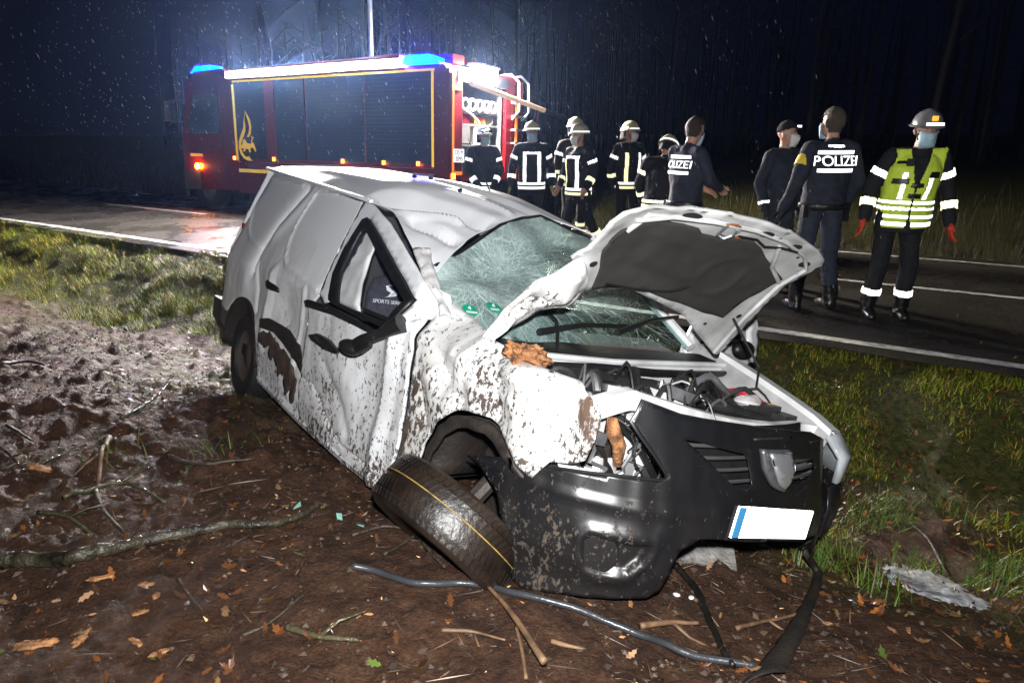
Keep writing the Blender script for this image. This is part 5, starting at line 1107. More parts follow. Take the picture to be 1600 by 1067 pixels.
shell(X, 'collar_tape', (X['fb'] == 0) & (X['fc'][:, 2] > 1.455) & (X['fc'][:, 2] < 1.475) & (np.abs(X['fc'][:, 0]) < .07) & (X['fc'][:, 1] > .02), white_r, .016)
k_ = X['names'].index('UL'); e_ = X['V']['sL'].lerp(X['V']['eL'], .35)
for wv in ('UL',):
    tf = np.array([X['T'][k_][list(p)].mean() for p in X['pf']]); shell(X, 'sleeve_badge', (X['fb'] == k_) & (tf > .25) & (tf < .55) & (X['fc'][:, 0] > e_.x + .035), badge, .010)
# --- officer in hi-vis vest
P10 = (3.43, 6.10, .004); X = person('person in green hi-vis vest, grey helmet and orange gloves standing on the road', P10, facing(-.22, -1), 1.0, dict(eR=(-.26, .04, 1.17), wR=(-.30, -.03, .92), eL=(.36, .04, 1.16), wL=(.39, -.04, .90), kR=(-.11, -.02, .50), aR=(-.15, .0, .1), kL=(.13, -.03, .5), aL=(.13, .02, .1), hed=(.09, -.03, 1.66), nek=(.08, .015, 1.51), che=(.05, 0, 1.34), pel=(.02, 0, .95), sR=(-.135, .01, 1.44), sL=(.245, .01, 1.44)), ffblack, ffblack, glove_o, 1.1, .05, .12, hem=.80, vox=.0085)
helmet(X, greyh, 'plain'); face(X, maskb); fc = X['fc'].copy(); fc[:, 0] -= np.interp(fc[:, 2], [.95, 1.34, 1.51], [.02, .05, .08]); k = X['fb'] == 0
arm = np.isin(X['fb'], [X['names'].index(q) for q in ('UR', 'UL')])
opening = (fc[:, 1] < 0) & (np.abs(fc[:, 0]) < np.interp(fc[:, 2], [.80, .93, 1.15, 1.25, 1.50], [.035, .008, .006, .025, .085]))
shoul = arm & (np.abs(fc[:, 0]) < .185) & (fc[:, 2] > 1.40)
shell(X, 'vest', ((k & (fc[:, 2] > .845) & (fc[:, 2] < 1.50)) | shoul) & ~opening, vestm, .016, .008)
vsel = k & ~opening
for z0, z1 in ((.865, .895), (.93, .955), (.995, 1.02), (1.05, 1.072)): shell(X, 'vest_tape', vsel & (fc[:, 2] > z0) & (fc[:, 2] < z1), white_r, .021)
for s in (-1, 1): shell(X, 'vest_tape', vsel & (fc[:, 1] < 0) & (np.abs(fc[:, 0] - s * (.095 + (fc[:, 2] - 1.2) * .15 * (s > 0))) < .016) & (fc[:, 2] > 1.09) & (fc[:, 2] < 1.31), white_r, .021)
for x0, x1, z0, z1 in ((-.17, -.06, 1.22, 1.26), (.08, .16, 1.27, 1.32), (-.16, -.04, 1.37, 1.395), (-.04, .05, 1.19, 1.225), (-.05, .045, 1.105, 1.14)):
    shell(X, 'vest_pocket', k & (fc[:, 1] < 0) & (fc[:, 0] > x0) & (fc[:, 0] < x1) & (fc[:, 2] > z0) & (fc[:, 2] < z1), trimb, .026)
for s in 'RL': shell(X, 'reflective_band', bandsel(X, 'U' + s, .42, .60), white_r, .010); shell(X, 'reflective_band', bandsel(X, 'F' + s, .36, .60), yel_s, .010)
leg_tape(X, white_r)
MB().box(X['hp'](0, -.150, .062), (.13, .02, .022), X['HR']).build('helmet_tape', white_r, X['o'])
MB().box(X['hp'](0, -.128, .105), (.04, .02, .038), X['HR']).build('helmet_badge', org_r, X['o'])
MB().box((-.045, -.20, 1.40), (.05, .03, .06)).build('radio_microphone', trimb, X['o'])
# ------------------------------------------------------------------ branches, litter, plants (positions measured on the ground, metres)
LOG = [(-1.97, 2.095), (-1.867, 2.138), (-1.728, 2.141), (-1.563, 2.113), (-1.464, 2.213), (-1.373, 2.315), (-1.245, 2.366), (-1.151, 2.414)]
LOGEND = [(-1.151, 2.414), (-1.035, 2.415), (-0.947, 2.46), (-0.874, 2.567), (-0.847, 2.663)]
SEAL = [(-0.568, 2.098), (-0.493, 2.093), (-0.405, 2.047), (-0.334, 2.021), (-0.268, 2.024), (-0.181, 2.048), (-0.09, 2.032), (0.011, 1.981), (0.108, 1.947), (0.215, 1.925), (0.317, 1.881), (0.418, 1.849), (0.504, 1.846), (0.583, 1.823), (0.664, 1.809), (0.78, 1.785)]
STICK1 = [(-0.085, 2.018), (-0.032, 1.906), (0.012, 1.783), (0.091, 1.573)]
STICK2 = [(0.012, 1.8), (0.029, 1.687), (0.04, 1.567)]
ROOT = [(0.662, 2.409), (0.697, 2.332), (0.712, 2.22), (0.707, 2.113), (0.702, 1.975), (0.698, 1.855), (0.705, 1.779)]
FLAP = [(1.687, 3.245), (1.387, 2.648), (1.256, 2.414), (1.08, 2.138), (0.925, 1.91), (0.769, 1.703)]
CHIPS = [(-2.222, 2.887), (-1.445, 2.041), (-1.301, 2.055), (-1.213, 1.974), (-1.47, 1.737), (-1.354, 1.772), (-1.243, 1.902), (-1.064, 1.713), (-1.168, 1.76), (-0.464, 1.846), (-0.205, 1.831), (0.417, 2.026), (1.425, 2.126), (1.188, 2.158), (1.5, 2.148)]
SNOW = [(1.852, 2.949), (2.019, 3.09), (2.077, 2.971), (2.153, 2.884), (2.114, 2.657), (2.174, 2.611), (2.018, 2.46), (1.9, 2.474), (1.804, 2.543), (1.75, 2.649)]
TWIG_LABELS = ['dark twig on grey ground below the grassy bank', 'twig on the mud pointing towards the rear wheel of the van', 'short twig next to a large torn wood chip on the mud', 'dark twig above the fallen branch, ending where a second twig begins', 'twig running from a dark twig down to the fallen branch', 'thin twig lying along the upper side of the fallen branch', 'dark twig tucked beneath the torn front wheel', 'long twig lying under the tyre edge of the torn front wheel', 'curved forked twig on the mud below the fallen branch', 'thin twig lying between the fallen branch and the rubber seal', 'short orange peeled stick beside the stick crossing the rubber seal', 'straight twig under the rubber seal, near a broken stick', "bent twig in the van's shadow by the muddy sill", 'twig beside the large wood chip, pointing to the bank', 'short twig lying among wood chips below the fallen branch', 'pale twig between the rubber seal and the black root', 'twig lying on the mud beside the torn wheel tyre', 'dark short twig on the mud past the large wood chip', 'twig leaning by the snow patch in the ditch', 'pale twig between the black root and the torn plastic strip', 'twig pointing at the tread of the torn front wheel', 'arched twig on leaf-strewn mud above the fallen branch']
TWIGS = [[(-3.724, 4.695), (-3.68, 4.887), (-3.493, 4.822)], [(-2.186, 3.527), (-2.231, 3.879), (-2.445, 4.594)], [(-2.701, 3.361), (-2.542, 3.244), (-2.422, 3.172)], [(-2.101, 3.259), (-1.986, 2.996), (-1.879, 2.774)], [(-1.802, 2.635), (-1.68, 2.484), (-1.472, 2.295)], [(-1.926, 2.446), (-1.794, 2.435), (-1.618, 2.298)], [(-0.396, 2.46), (-0.314, 2.264), (-0.243, 2.135)], [(-0.263, 2.439), (-0.132, 2.193), (-0.023, 2.091)], [(-0.84, 1.768), (-0.763, 1.836), (-0.694, 1.973)], [(-0.711, 1.792), (-0.59, 1.737), (-0.464, 1.716)], [(0.123, 1.745), (0.167, 1.723), (0.219, 1.713)], [(-0.22, 1.775), (-0.121, 1.782), (-0.02, 1.741)], [(-1.708, 3.083), (-1.555, 2.993), (-1.429, 2.956), (-1.262, 3.04)], [(-2.226, 2.895), (-2.216, 3.064), (-2.189, 3.197)], [(-1.176, 2.056), (-1.071, 1.929), (-0.996, 1.849)], [(0.429, 1.902), (0.55, 1.957), (0.643, 1.969)], [(-0.649, 2.415), (-0.533, 2.49), (-0.421, 2.453)], [(-2.536, 3.078), (-2.425, 3.001), (-2.227, 2.825)], [(2.32, 3.502), (2.325, 3.316), (2.197, 2.947)], [(0.795, 2.017), (0.948, 2.11), (1.133, 2.202)], [(-0.484, 2.229), (-0.41, 2.375), (-0.371, 2.474)], [(-1.882, 2.548), (-1.786, 2.79), (-1.492, 2.611)]]

def gz1(x, y): return float(ground_z(x, y))
def on_ground(pts, lift=0, sub=6):
    n = max(2, (len(pts) - 1) * sub + 1); out = []
    for s in np.linspace(0, 1, n):
        p = lerpc([(a, b, 0) for a, b in pts], s); out.append(Vector((p.x, p.y, 0)))
    z = np.array([max(gz1(p.x + dx, p.y + dy) for dx, dy in ((0, 0), (.015, 0), (-.015, 0), (0, .015), (0, -.015))) for p in out])
    k = np.ones(7) / 7; zp = np.convolve(np.pad(z, 3, mode='edge'), k, 'valid'); zz = np.maximum(zp, z - .006)
    for p, q in zip(out, zz): p.z = float(q) + lift
    return out
def rough_up(o, amp, fr=30):
    for v in o.data.vertices: v.co += v.normal * amp * (mnoise.noise(v.co * fr) + .5 * mnoise.noise(v.co * fr * 2.7))
bark = mat('bark', (.045, .033, .022), .55, var=.6, scale=25, bump=.8, bscale=60)
barkm = mat('mossy_bark', (.060, .055, .030), .22, var=.6, scale=9, bump=.8, bscale=60)
barkp = mat('peeled_stick', (.15, .085, .045), .6, var=.6, scale=20)
p_ = on_ground(LOG + LOGEND[1:], .022)
o = MB().tube([lerpc(p_, s) for s in np.linspace(0, 1, 150)], list(np.linspace(.033, .011, 150)), 16).build('fallen_branch', mat('wet_bark', (.040, .034, .022), .24, var=.8, scale=14, bump=1, bscale=70), None, 0); rough_up(o, .006, 34); tag(o, 'long mossy fallen branch lying on the mud, its top edge shining wet', 'branch')
p_ = on_ground(SEAL, .010)
o = MB().tube(p_, .0125, 8).build('rubber_seal', mat('rubber_strip', (.035, .037, .042), .32, var=.3, bump=.2), None, 0); tag(o, 'long grey rubber door seal snaking over the mud below the bumper', 'rubber strip')
p_ = on_ground(STICK1, .02, 4)
for i, q in enumerate(p_): q.z += .12 * (1 - i / (len(p_) - 1)) * 0 + .05 * (i / (len(p_) - 1))
o = MB().tube(p_, list(np.linspace(.006, .011, len(p_))), 8).build('broken_stick', barkp, None, 0); tag(o, 'pale brown broken stick crossing the rubber seal', 'stick')
o = MB().tube(on_ground(STICK2, .012, 4), .006, 7).build('broken_stick', barkp, None, 0); tag(o, 'thin pale stick beside the broken stick that crosses the rubber seal', 'stick')
o = MB().tube(on_ground(ROOT, .012), list(np.linspace(.016, .009, (len(ROOT) - 1) * 6 + 1)), 9).build('root', mat('black_root', (.010, .009, .008), .35, var=.4, bump=.6), None, 0); rough_up(o, .005, 50); tag(o, 'black wet root lying on the mud under the front bumper', 'root')
# torn black plastic strip hanging from the bumper down to the mud
fp = on_ground(FLAP[1:], .01, 5); top_ = VM @ bsurf(119, .32, -.02); fp = [top_, top_.lerp(fp[0], .6)] + fp
nv = []; 
for i, q in enumerate(fp):
    w = .018 + .075 * (i / (len(fp) - 1)) ** 1.5
    for k in range(5):
        t = k / 4 - .5; nv.append(q + Vector((w * 2 * t * .9, w * 2 * t * .35, .02 * (1 - 4 * t * t) + .006 * mnoise.noise(q * 30 + Vector((k, 0, 0))))))
o = solid(mesh('torn_plastic_strip', nv, [(i * 5 + k, i * 5 + k + 1, (i + 1) * 5 + k + 1, (i + 1) * 5 + k) for i in range(len(fp) - 1) for k in range(4)], mudd_m, None, True, 0), .004)
tag(o, 'torn black plastic strip hanging from the bumper end down to the mud', 'plastic strip')
for k, t in enumerate(TWIGS):
    r0 = (.012, .009, .007)[k % 3] * (1.3 if k < 6 else 1); pp = on_ground(t, r0 * .8 + .004, 5)
    o = MB().tube(pp, list(np.linspace(r0, r0 * .5, len(pp))), 7)
    if k % 2:
        a = pp[len(pp) // 2]; dv = (pp[-1] - pp[0]).normalized(); sd = Vector((-dv.y, dv.x, .35)).normalized() * (1 if k % 4 == 1 else -1); o.tube([a, a + (dv * .6 + sd) * .06, a + (dv + sd) * .11], [r0 * .6, r0 * .45, r0 * .25], 6)
    o = o.build('twig', (bark, barkm, bark, barkp)[k % 4] if k != 10 else barkp, None, 0); rough_up(o, .0015, 60)
    tag(o, TWIG_LABELS[k], 'twig', 'broken twigs on the mud')
wchip = mat('wood_chip', (.30, .14, .055), .8, var=.75, scale=35, bump=.8, bscale=90)
for k, (x, y) in enumerate(CHIPS):
    s = (.065, .042, .04, .026, .055, .042, .03, .032, .028, .018, .014, .018, .02, .02, .018)[k]
    o = MB().ell((0, 0, 0), (s, s * .42, s * .2), 30, 18).build('wood_chip', wchip, None, 0)
    for v in o.data.vertices: v.co *= 1 + .5 * mnoise.noise(v.co * (1.6 / s) + Vector((k, 0, 0))) + .45 * mnoise.noise(v.co * (4.5 / s) + Vector((k, 3, 0))) + .3 * mnoise.noise(v.co * (10 / s)); 
    o.location = (x, y, gz1(x, y) + s * .12); o.rotation_euler = (random.uniform(-.3, .3), random.uniform(-.3, .3), random.uniform(0, 6.28))
    tag(o, {0: 'large torn orange wood chip beside a short twig', 1: 'torn wood chip touching the fallen branch', 4: 'largest broad wood chip among leaves below the fallen branch', 9: 'tiny wood chip above the broken stick', 10: 'tiny pale wood chip beside the broken stick', 11: 'small wood chip between bumper and rubber seal'}.get(k, 'small torn wood chip lying on the mud below the fallen branch' if k < 9 else 'small wood chip past the torn plastic strip'), 'wood chip', 'wood chips on the mud')
gs = mat('broken_glass', (.20, .42, .36), .1, var=.2, coat=.5)
for k, (x, y) in enumerate([(-.95, 2.62), (-.72, 2.55), (-.62, 2.52)]):
    o = solid(mesh('glass_shard', [(0, 0, 0), (.035, .006, .004), (.028, .03, .01), (.004, .022, 0)], [(0, 1, 2, 3)], gs, None, False), .004); o.location = (x, y, gz1(x, y) + .008); o.rotation_euler = (.2, -.2, k * 1.7)
    tag(o, 'small greenish shard of broken glass on the mud', 'glass shard', 'glass shards beside the van')
# white plastic fragments by the front
for k, (x, y) in enumerate([(.62, 2.18), (.68, 2.19), (.60, 2.42)]):
    o = MB().ell((0, 0, 0), (.016, .011, .006), 10, 6).build('plastic_fragment', wht, None, 0); o.location = (x, y, gz1(x, y) + .004); o.rotation_euler = (0, .2, k)
    tag(o, 'small white plastic fragment on the mud under the bumper', 'fragment', 'plastic fragments')
# crushed grey panel under the bumper
o = MB().box((0, 0, 0), (.34, .12, .02), Matrix.Rotation(R(10), 3, 'Y')).build('crushed_undertray', mat('grey_undertray', (.20, .19, .18), .7, var=.5, scale=20, bump=1, bscale=50), None, 30)
o.location = (.78, 2.52, gz1(.78, 2.52) + .03); o.rotation_euler = (R(20), 0, R(-8)); tag(o, 'crushed grey undertray panel pressed into the mud below the number plate', 'panel')
# snow
snowm = mat('old_snow', (.36, .37, .39), .7, var=.6, scale=30, bump=.6, bscale=60)
def snow_patch(poly, label, h=.03, step=.03):
    c = np.mean(poly, 0)
    fine = []
    for i, p in enumerate(poly):
        q = poly[(i + 1) % len(poly)]
        for t in (0, .33, .66):
            a = np.array(p) * (1 - t) + np.array(q) * t; w = 1 + .35 * (float(fbm(a[0] * 9, a[1] * 9, 3, 2)) - .5); fine.append(tuple(c + (a - c) * w))
    def f(x, y):
        d = min(math.hypot(x - a[0], y - a[1]) for a in fine)
        return (x, y, gz1(x, y) - .012 + min(h, d * .6) * (.6 + .8 * float(fbm(x * 22, y * 22, 8, 3))))
    o = panel('snow_patch', fine, f, snowm, None, step=step, ang=0); tag(o, label, 'snow'); return o
snow_patch(SNOW, 'dirty patch of old snow in the ditch beside the van', .03, .025)
for k, (u, v, a, b_) in enumerate([(-.3, 12.0, 1.2, .12), (1.6, 12.15, .9, .10), (-1.6, 12.2, .8, .12), (3.4, 12.1, .8, .08), (5.2, 12.3, .5, .1)]):
    po = [xy(u + a * math.cos(t), v + b_ * math.sin(t) * (1.2 if k % 2 else .8)) for t in np.linspace(0, 2 * math.pi, 14, endpoint=False)]
    o = snow_patch(po, 'narrow strip of old snow along the far verge of the road', .05, .09); o['group'] = 'snow strips on the far verge'
def attr_mat(name, rough=.4, spec=.5, trans=0):
    m, N, L, B = nodes(name); a = N.new('ShaderNodeAttribute'); a.attribute_name = 'col'; L.new(a.outputs['Color'], B.inputs['Base Color'])
    B.inputs['Roughness'].default_value = rough; B.inputs['Specular IOR Level'].default_value = spec; return m
# grass on the verge and in tufts
def blades(name, bx, by, ln, wd, col, lean, m, rs):
    n = len(bx); bz_ = ground_z(bx, by) - .008
    az = rs.uniform(0, 2 * np.pi, n); dx, dy = np.cos(az), np.sin(az); px, py = -dy, dx
    V = np.zeros((n, 5, 3)); 
    for k, (t, w) in enumerate(((0, 1), (0, 1), (.55, .8), (.55, .8), (1, 0))):
        sgn = (-1, 1, -1, 1, 0)[k]; bend = lean * t ** 1.6; h = np.sqrt(np.clip(1 - np.minimum(lean, 1.3) ** 2 * .45, .08, 1)) * t
        V[:, k, 0] = bx + dx * bend * ln + px * sgn * wd * w; V[:, k, 1] = by + dy * bend * ln + py * sgn * wd * w; V[:, k, 2] = bz_ + h * ln
    base = (np.arange(n) * 5)[:, None]
    T = np.concatenate([base + np.array([[0, 1, 3]]), base + np.array([[0, 3, 2]]), base + np.array([[2, 3, 4]])], 0)
    o = fastmesh(name, V.reshape(-1, 3), T, m, smooth=True); vcol(o, 'col', np.repeat(np.concatenate([col, np.ones((n, 1))], 1), 5, 0)); return o
rs = np.random.default_rng(3)
def pal(n, cols, wts): 
    i = rs.choice(len(cols), n, p=np.array(wts) / sum(wts)); c = np.array(cols)[i] * rs.uniform(.65, 1.35, (n, 1)); return c
uu = np.concatenate([rs.uniform(-4, 9, 460000), rs.uniform(9, 24, 130000)]); vv_ = np.concatenate([rs.uniform(3.3, 5.98, 460000), rs.uniform(3.3, 5.98, 130000)])
bx, by = xy(uu, vv_); keep = rs.uniform(0, 1, len(bx)) < grass_mask(bx, by) * np.where(uu < 2.5, np.clip((fbm(bx * 2.6, by * 2.6, 51, 3) - .40) * 4.5, .03, 1), np.clip((fbm(bx * 4, by * 4, 51, 3) - .32) * 3.0, .04, 1)) * .55
bx, by = bx[keep], by[keep]; n = len(bx)
gcol = pal(n, [(.075, .13, .010), (.13, .16, .015), (.18, .15, .025), (.24, .16, .045), (.045, .055, .010)], [4, 3, 2.4, 1.4, 2])
hue = fbm(bx * 1.7, by * 1.7, 61, 2)[:, None]; gcol = gcol * (.6 + 1.1 * hue) * np.array([1.4, 1.3, .8])
grass_m = attr_mat('wet_grass', .45, .22)
tag(blades('verge_grass', bx, by, np.where(uu[keep] < 3, .55, 1.0) * rs.uniform(.04, .13, n) * (.6 + 1.0 * fbm(bx * 3.2, by * 3.2, 41, 2)), rs.uniform(.0018, .0038, n), gcol, rs.uniform(.4, 1.3, n), grass_m, rs), 'short wet green grass growing on the road verge', 'grass', kind='stuff')
# tufts on the mud and beyond the wreck
cx, cy = xy(rs.uniform(-3, 2.2, 70), rs.uniform(3.0, 4.6, 70)); cx2, cy2 = rs.uniform(-3.6, 2.6, 9), rs.uniform(1.9, 4.2, 9); cx, cy = np.concatenate([cx, cx2]), np.concatenate([cy, cy2])
k = rs.integers(0, len(cx), 9000); tx = cx[k] + rs.normal(0, .06, 9000); ty = cy[k] + rs.normal(0, .06, 9000); sel = rs.uniform(0, 1, 9000) < np.where(k < 70, 1, .22); tx, ty = tx[sel], ty[sel]
tag(blades('grass_tufts', tx, ty, rs.uniform(.05, .15, len(tx)), rs.uniform(.0015, .003, len(tx)), pal(len(tx), [(.05, .11, .012), (.09, .13, .02), (.17, .14, .05)], [3, 3, 1.5]), rs.uniform(.3, 1.2, len(tx)), grass_m, rs), 'loose green grass tufts growing out of the mud', 'grass', kind='stuff')
# dry tall growth beyond the road
fu, fv = rs.uniform(-12, 45, 26000), 12.0 + rs.gamma(2.0, .9, 26000); bx, by = xy(fu, fv); n = len(bx)
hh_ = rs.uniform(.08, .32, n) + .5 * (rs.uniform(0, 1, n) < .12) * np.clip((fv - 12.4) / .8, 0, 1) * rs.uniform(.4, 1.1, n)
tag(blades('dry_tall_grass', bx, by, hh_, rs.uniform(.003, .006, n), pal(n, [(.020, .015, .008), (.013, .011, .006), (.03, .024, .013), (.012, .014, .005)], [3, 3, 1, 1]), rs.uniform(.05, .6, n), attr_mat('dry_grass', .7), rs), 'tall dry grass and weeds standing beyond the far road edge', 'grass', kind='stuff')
# fallen leaves
def scatter_leaves(name, x, y, size, col, lift, label):
    n = len(x); z = ground_z(x, y) + lift; a = rs.uniform(0, 2 * np.pi, n); ti = rs.uniform(-.5, .5, (n, 2)); cu = rs.uniform(-.5, .7, n)
    shp = np.array([(-1, 0), (-.62, .30), (-.45, .18), (-.05, .48), (.12, .25), (.5, .36), (.62, .14), (1, 0), (.62, -.14), (.5, -.36), (.12, -.25), (-.05, -.48), (-.45, -.18), (-.62, -.30), (0, 0)])
    P = np.zeros((n, 15, 3)); ca, sa = np.cos(a)[:, None], np.sin(a)[:, None]; lx, ly = shp[None, :, 0] * size[:, None], shp[None, :, 1] * size[:, None]
    P[:, :, 0] = x[:, None] + lx * ca - ly * sa; P[:, :, 1] = y[:, None] + lx * sa + ly * ca
    P[:, :, 2] = z[:, None] + lx * ti[:, :1] + ly * ti[:, 1:] + cu[:, None] * (lx ** 2 + ly ** 2) / size[:, None]
    T = np.array([(14, i, (i + 1) % 14) for i in range(14)]); T = (np.arange(n) * 15)[:, None, None] + T[None]
    o = fastmesh(name, P.reshape(-1, 3), T.reshape(-1, 3), attr_mat(name, .3, .6), smooth=False); vcol(o, 'col', np.repeat(np.concatenate([col, np.ones((n, 1))], 1), 15, 0))
    tag(o, label, 'leaves', kind='stuff'); return o
n = 15000; u_ = rs.uniform(-4, 11, n); v_ = np.where(rs.uniform(0, 1, n) < .55, rs.uniform(.3, 3.4, n), rs.uniform(3.0, 5.8, n)); x_, y_ = xy(u_, v_)
d_ = np.clip(fbm(x_ * 1.8, y_ * 1.8, 91, 3) - .30, 0, 1) * np.where((u_ < 2.4) & (v_ > 3.2), 4.2, 2.4) * np.where((u_ < 3.2) & (u_ > .2) & (v_ > 1.9) & (v_ < 3.6), .25, 1); kp = (rs.uniform(0, 1, n) < d_) & (np.hypot(x_, y_) > 1.2); x_, y_ = x_[kp], y_[kp]
vq = uv(x_, y_)[1]
scatter_leaves('fallen_leaves', x_, y_, rs.uniform(.009, .034, len(x_)), pal(len(x_), [(.045, .022, .011), (.085, .034, .013), (.20, .070, .020), (.16, .09, .042), (.30, .18, .10), (.07, .10, .02)], [6, 4.5, 1.5, 1.6, .6, .5]), np.where(vq > 4.2, .035, .008), 'wet brown fallen leaves scattered over mud and grass')
n = 2600; x_, y_ = xy(rs.uniform(-2.6, 1.5, n), rs.uniform(2.7, 5.6, n)); kp = rs.uniform(0, 1, n) < np.clip((fbm(x_ * 3, y_ * 3, 93, 3) - .3) * 3, .1, 1); x_, y_ = x_[kp], y_[kp]
scatter_leaves('ditch_leaves', x_, y_, rs.uniform(.010, .036, len(x_)), pal(len(x_), [(.06, .026, .012), (.12, .045, .015), (.26, .09, .022), (.18, .11, .04), (.10, .12, .02)], [5, 4, 2, 1.5, 1]), np.full(len(x_), .012), 'wet brown fallen leaves matted in the ditch beside the bumper')
n = 900; u_ = rs.uniform(-3, 8, n); v_ = rs.uniform(6.1, 11, n); x_, y_ = xy(u_, v_); zz = ground_z(x_, y_)
scatter_leaves('road_leaves', x_, y_, rs.uniform(.012, .028, n), pal(n, [(.10, .05, .02), (.22, .12, .05), (.06, .035, .015)], [3, 1.5, 3]), road_z(v_) - zz + .010, 'small wet leaves stuck to the road')
# crumbs of earth, small twigs and bark
def scatter_bits(name, n, smin, smax, col, wts, label, aspect=(1, 1, .7), region=(-2.0, 8, .2, 4.0), rough=.7):
    u_ = rs.uniform(region[0], region[1], n); v_ = rs.uniform(region[2], region[3], n); x, y = xy(u_, v_); k = (np.hypot(x, y) > 1.2) & (rs.uniform(0, 1, n) < np.clip((fbm(x * 2.5, y * 2.5, 101, 3) - .25) * 2.2, .1, 1)); x, y = x[k], y[k]; n = len(x)
    s = smin * (smax / smin) ** rs.uniform(0, 1, n) ** 2; o8 = np.array([(1, 0, 0), (-1, 0, 0), (0, 1, 0), (0, -1, 0), (0, 0, 1), (0, 0, -1.)]); P = o8[None] * np.array(aspect)[None, None] * s[:, None, None] * rs.uniform(.6, 1.4, (n, 6, 1))
    a = rs.uniform(0, 2 * np.pi, n); b = rs.normal(0, .25, n); ca, sa, cb, sb = np.cos(a)[:, None], np.sin(a)[:, None], np.cos(b)[:, None], np.sin(b)[:, None]
    X, Y, Z = P[..., 0] * cb - P[..., 2] * sb, P[..., 1], P[..., 0] * sb + P[..., 2] * cb
    P = np.stack([x[:, None] + X * ca - Y * sa, y[:, None] + X * sa + Y * ca, (ground_z(x, y) + s * aspect[2] * .5)[:, None] + Z], -1)
    T = np.array([(0, 2, 4), (2, 1, 4), (1, 3, 4), (3, 0, 4), (2, 0, 5), (1, 2, 5), (3, 1, 5), (0, 3, 5)]); T = (np.arange(n) * 6)[:, None, None] + T[None]
    o = fastmesh(name, P.reshape(-1, 3), T.reshape(-1, 3), attr_mat(name, rough, .5), smooth=False); vcol(o, 'col', np.repeat(np.concatenate([pal(n, col, wts), np.ones((n, 1))], 1), 6, 0)); tag(o, label, 'debris', kind='stuff')
scatter_bits('earth_crumbs', 26000, .003, .016, [(.05, .03, .02), (.03, .018, .012), (.09, .055, .035)], [3, 2, 1], 'loose crumbs of brown earth on the churned ground')
scatter_bits('small_twigs', 15000, .02, .085, [(.05, .035, .022), (.10, .06, .035), (.20, .12, .07), (.03, .022, .015)], [3, 2, 1, 2], 'fine twigs and straw scattered over the mud', (1, .035, .035), rough=.45)
scatter_bits('wood_splinters', 900, .006, .022, [(.45, .22, .09), (.55, .33, .16), (.30, .13, .05)], [2, 1, 1], 'small pale wood splinters on the mud', (1, .35, .2), (.2, 5, .1, 2.6))
# bare trees beyond the road
def tree(x, y, h, seed, label):
    r_ = random.Random(seed); root = empty('bare_tree', (x, y, gz1(x, y) - .1)); tag(root, label, 'tree', 'bare trees beyond the road')
    n = 9; tr = [Vector((.25 * h / 12 * mnoise.noise(Vector((i * .4, seed, 0))), .25 * mnoise.noise(Vector((seed, i * .4, 3))), h * i / (n - 1))) for i in range(n)]
    MB().tube(tr, [.16 * (h / 12) * (1 - .85 * i / (n - 1)) for i in range(n)], 8).build('trunk', barkt, root, 0)
    lb = MB(); tw = MB()
    for k in range(13):
        t = .3 + .68 * k / 12; i = int(t * (n - 1)); p = tr[min(i, n - 2)].lerp(tr[min(i + 1, n - 1)], t * (n - 1) - i); a = r_.uniform(0, 6.28); L_ = h * .26 * (1.25 - t) * r_.uniform(.7, 1.2); e = p + Vector((math.cos(a) * L_, math.sin(a) * L_, L_ * r_.uniform(.5, 1.1))); m_ = p.lerp(e, .5) + Vector((0, 0, L_ * .1))
        lb.tube([p, m_, e], [.045 * (1.2 - t), .03 * (1.2 - t), .008], 5)
        for q in range(9):
            s0 = (p.lerp(m_, r_.random()) if q < 3 else m_.lerp(e, r_.random())); a2 = r_.uniform(0, 6.28); l2 = L_ * r_.uniform(.2, .45); e2 = s0 + Vector((math.cos(a2) * l2, math.sin(a2) * l2, l2 * r_.uniform(.1, .9)))
            tw.tube([s0, e2], [.008, .002], 3, False)
            for _ in range(3): a3 = r_.uniform(0, 6.28); s1 = s0.lerp(e2, r_.uniform(.3, 1)); tw.tube([s1, s1 + Vector((math.cos(a3), math.sin(a3), .5)) * l2 * .4], [.004, .0015], 3, False)
    lb = lb.build('limbs', barkt, root, 0); lb['kind'] = 'stuff'; tw = tw.build('crown', barkt, root, 0); tw['kind'] = 'stuff'
barkt = mat('tree_bark', (.0055, .005, .0045), .8, var=.5, scale=12, bump=.8, bscale=30)
for k, (u, v, h, lb_) in enumerate([(26, 27, 11, 'bare tree behind the cab of the fire engine'), (19, 30, 12, 'tall bare tree behind the middle of the fire engine'), (36, 29, 12, 'bare tree far along the road beyond the fire engine'), (5.5, 30, 13, 'bare tree behind the firefighters standing apart'), (1.0, 27, 13, 'bare tree behind the officer in the beanie'), (-5.0, 31, 13, 'bare tree behind the person in the hi-vis vest'), (12, 32, 13, 'bare tree set back behind the rear of the fire engine'), (-14, 30, 12, 'bare tree past the person in the hi-vis vest')]):
    tree(*xy(u, v), h, k * 7 + 3, lb_)
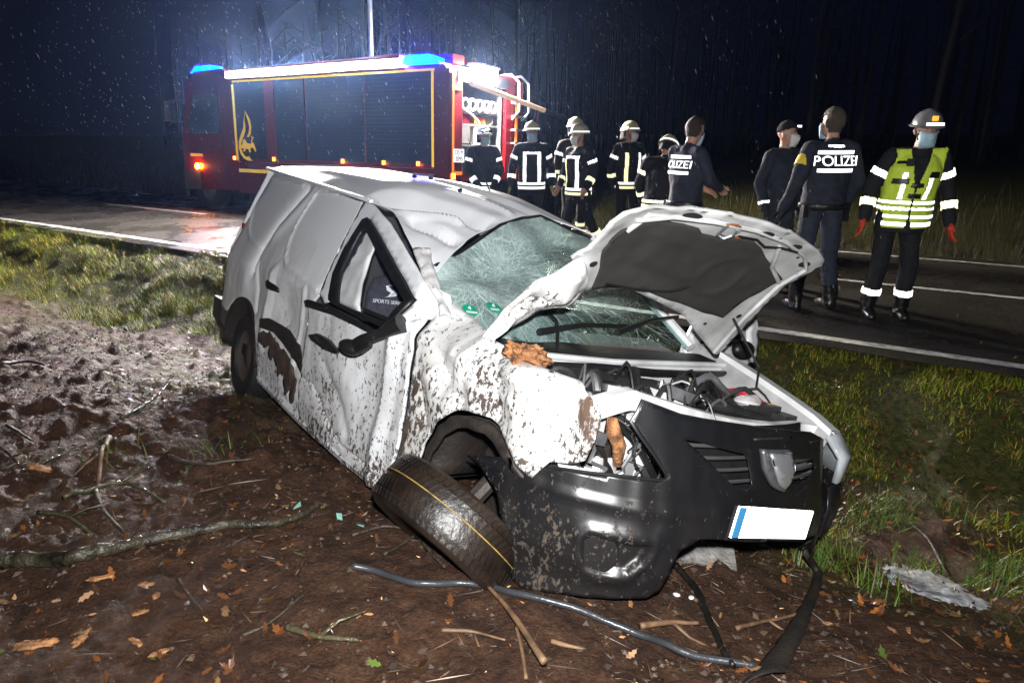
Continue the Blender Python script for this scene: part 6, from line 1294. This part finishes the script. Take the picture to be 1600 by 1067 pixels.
# dark wood in the distance
wb = MB(); r_ = random.Random(9)
for k in range(520):
    u, v = r_.uniform(-22, 62), r_.uniform(33, 46); x, y = xy(u, v)
    if abs(x) > 50 or y > 58 or y < 20: continue
    z = gz1(x, y); h = r_.uniform(6, 10.5); lx, ly = r_.uniform(-.6, .6), r_.uniform(-.3, .3); wb.tube([(x, y, z - .2), (x + lx * .4, y, z + h * .5), (x + lx, y + ly, z + h)], [r_.uniform(.06, .16), .06, .015], 5, False)
    for q in range(7):
        t = r_.uniform(.12, .95); a = r_.uniform(0, 6.28); l_ = r_.uniform(.6, 1.8); p = Vector((x + lx * t, y + ly * t, z + h * t)); wb.tube([p, p + Vector((math.cos(a) * l_, math.sin(a) * l_, l_ * r_.uniform(.2, .8)))], [.025, .006], 3, False)
    for q in range(3):
        a = r_.uniform(0, 6.28); p = Vector((x + r_.uniform(-1, 1), y + r_.uniform(-1, 1), z)); wb.tube([p, p + Vector((math.cos(a) * .5, math.sin(a) * .5, r_.uniform(.8, 2.2)))], [.02, .004], 3, False)
tag(wb.build('distant_wood', barkt, None, 0), 'dark wood of bare trees far beyond the road', 'woodland', kind='stuff')
# falling rain, drawn as short stretched drops
n = 5200; sx_, sy_, sz_ = rs.uniform(-9, 2.5, n), rs.uniform(4.5, 15, n), rs.uniform(.3, 6, n); o8 = np.array([(1, 0, 0), (-1, 0, 0), (0, 1, 0), (0, -1, 0), (.9, 0, 16), (-.9, 0, -16.)]); s = rs.uniform(.0006, .0012, n)
P = o8[None] * s[:, None, None]; P[:, 4, 0] -= s * 7; P[:, 5, 0] += s * 7
P = P + np.stack([sx_, sy_, sz_], -1)[:, None]; T = np.array([(0, 2, 4), (2, 1, 4), (1, 3, 4), (3, 0, 4), (2, 0, 5), (1, 2, 5), (3, 1, 5), (0, 3, 5)]); T = (np.arange(n) * 6)[:, None, None] + T[None]
tag(fastmesh('falling_rain', P.reshape(-1, 3), T.reshape(-1, 3), mat('rain', (.8, .82, .85), .3, var=0)), 'fine rain falling through the lit air', 'rain', kind='stuff')
# ------------------------------------------------------------------ misty, drizzly night air
hz, N, L, B = nodes('haze'); N.remove(B)
pv = N.new('ShaderNodeVolumePrincipled'); pv.inputs['Color'].default_value = (.34, .52, 1, 1); pv.inputs['Density'].default_value = .0006; pv.inputs["Anisotropy"].default_value = .86
L.new(pv.outputs[0], N['Material Output'].inputs['Volume'])
try: hz.cycles.homogeneous_volume = True
except Exception: pass
h = MB().box((0, 27, 6), (110, 70, 16)).build('haze', hz, smooth=False)
tag(h, kind='stuff')
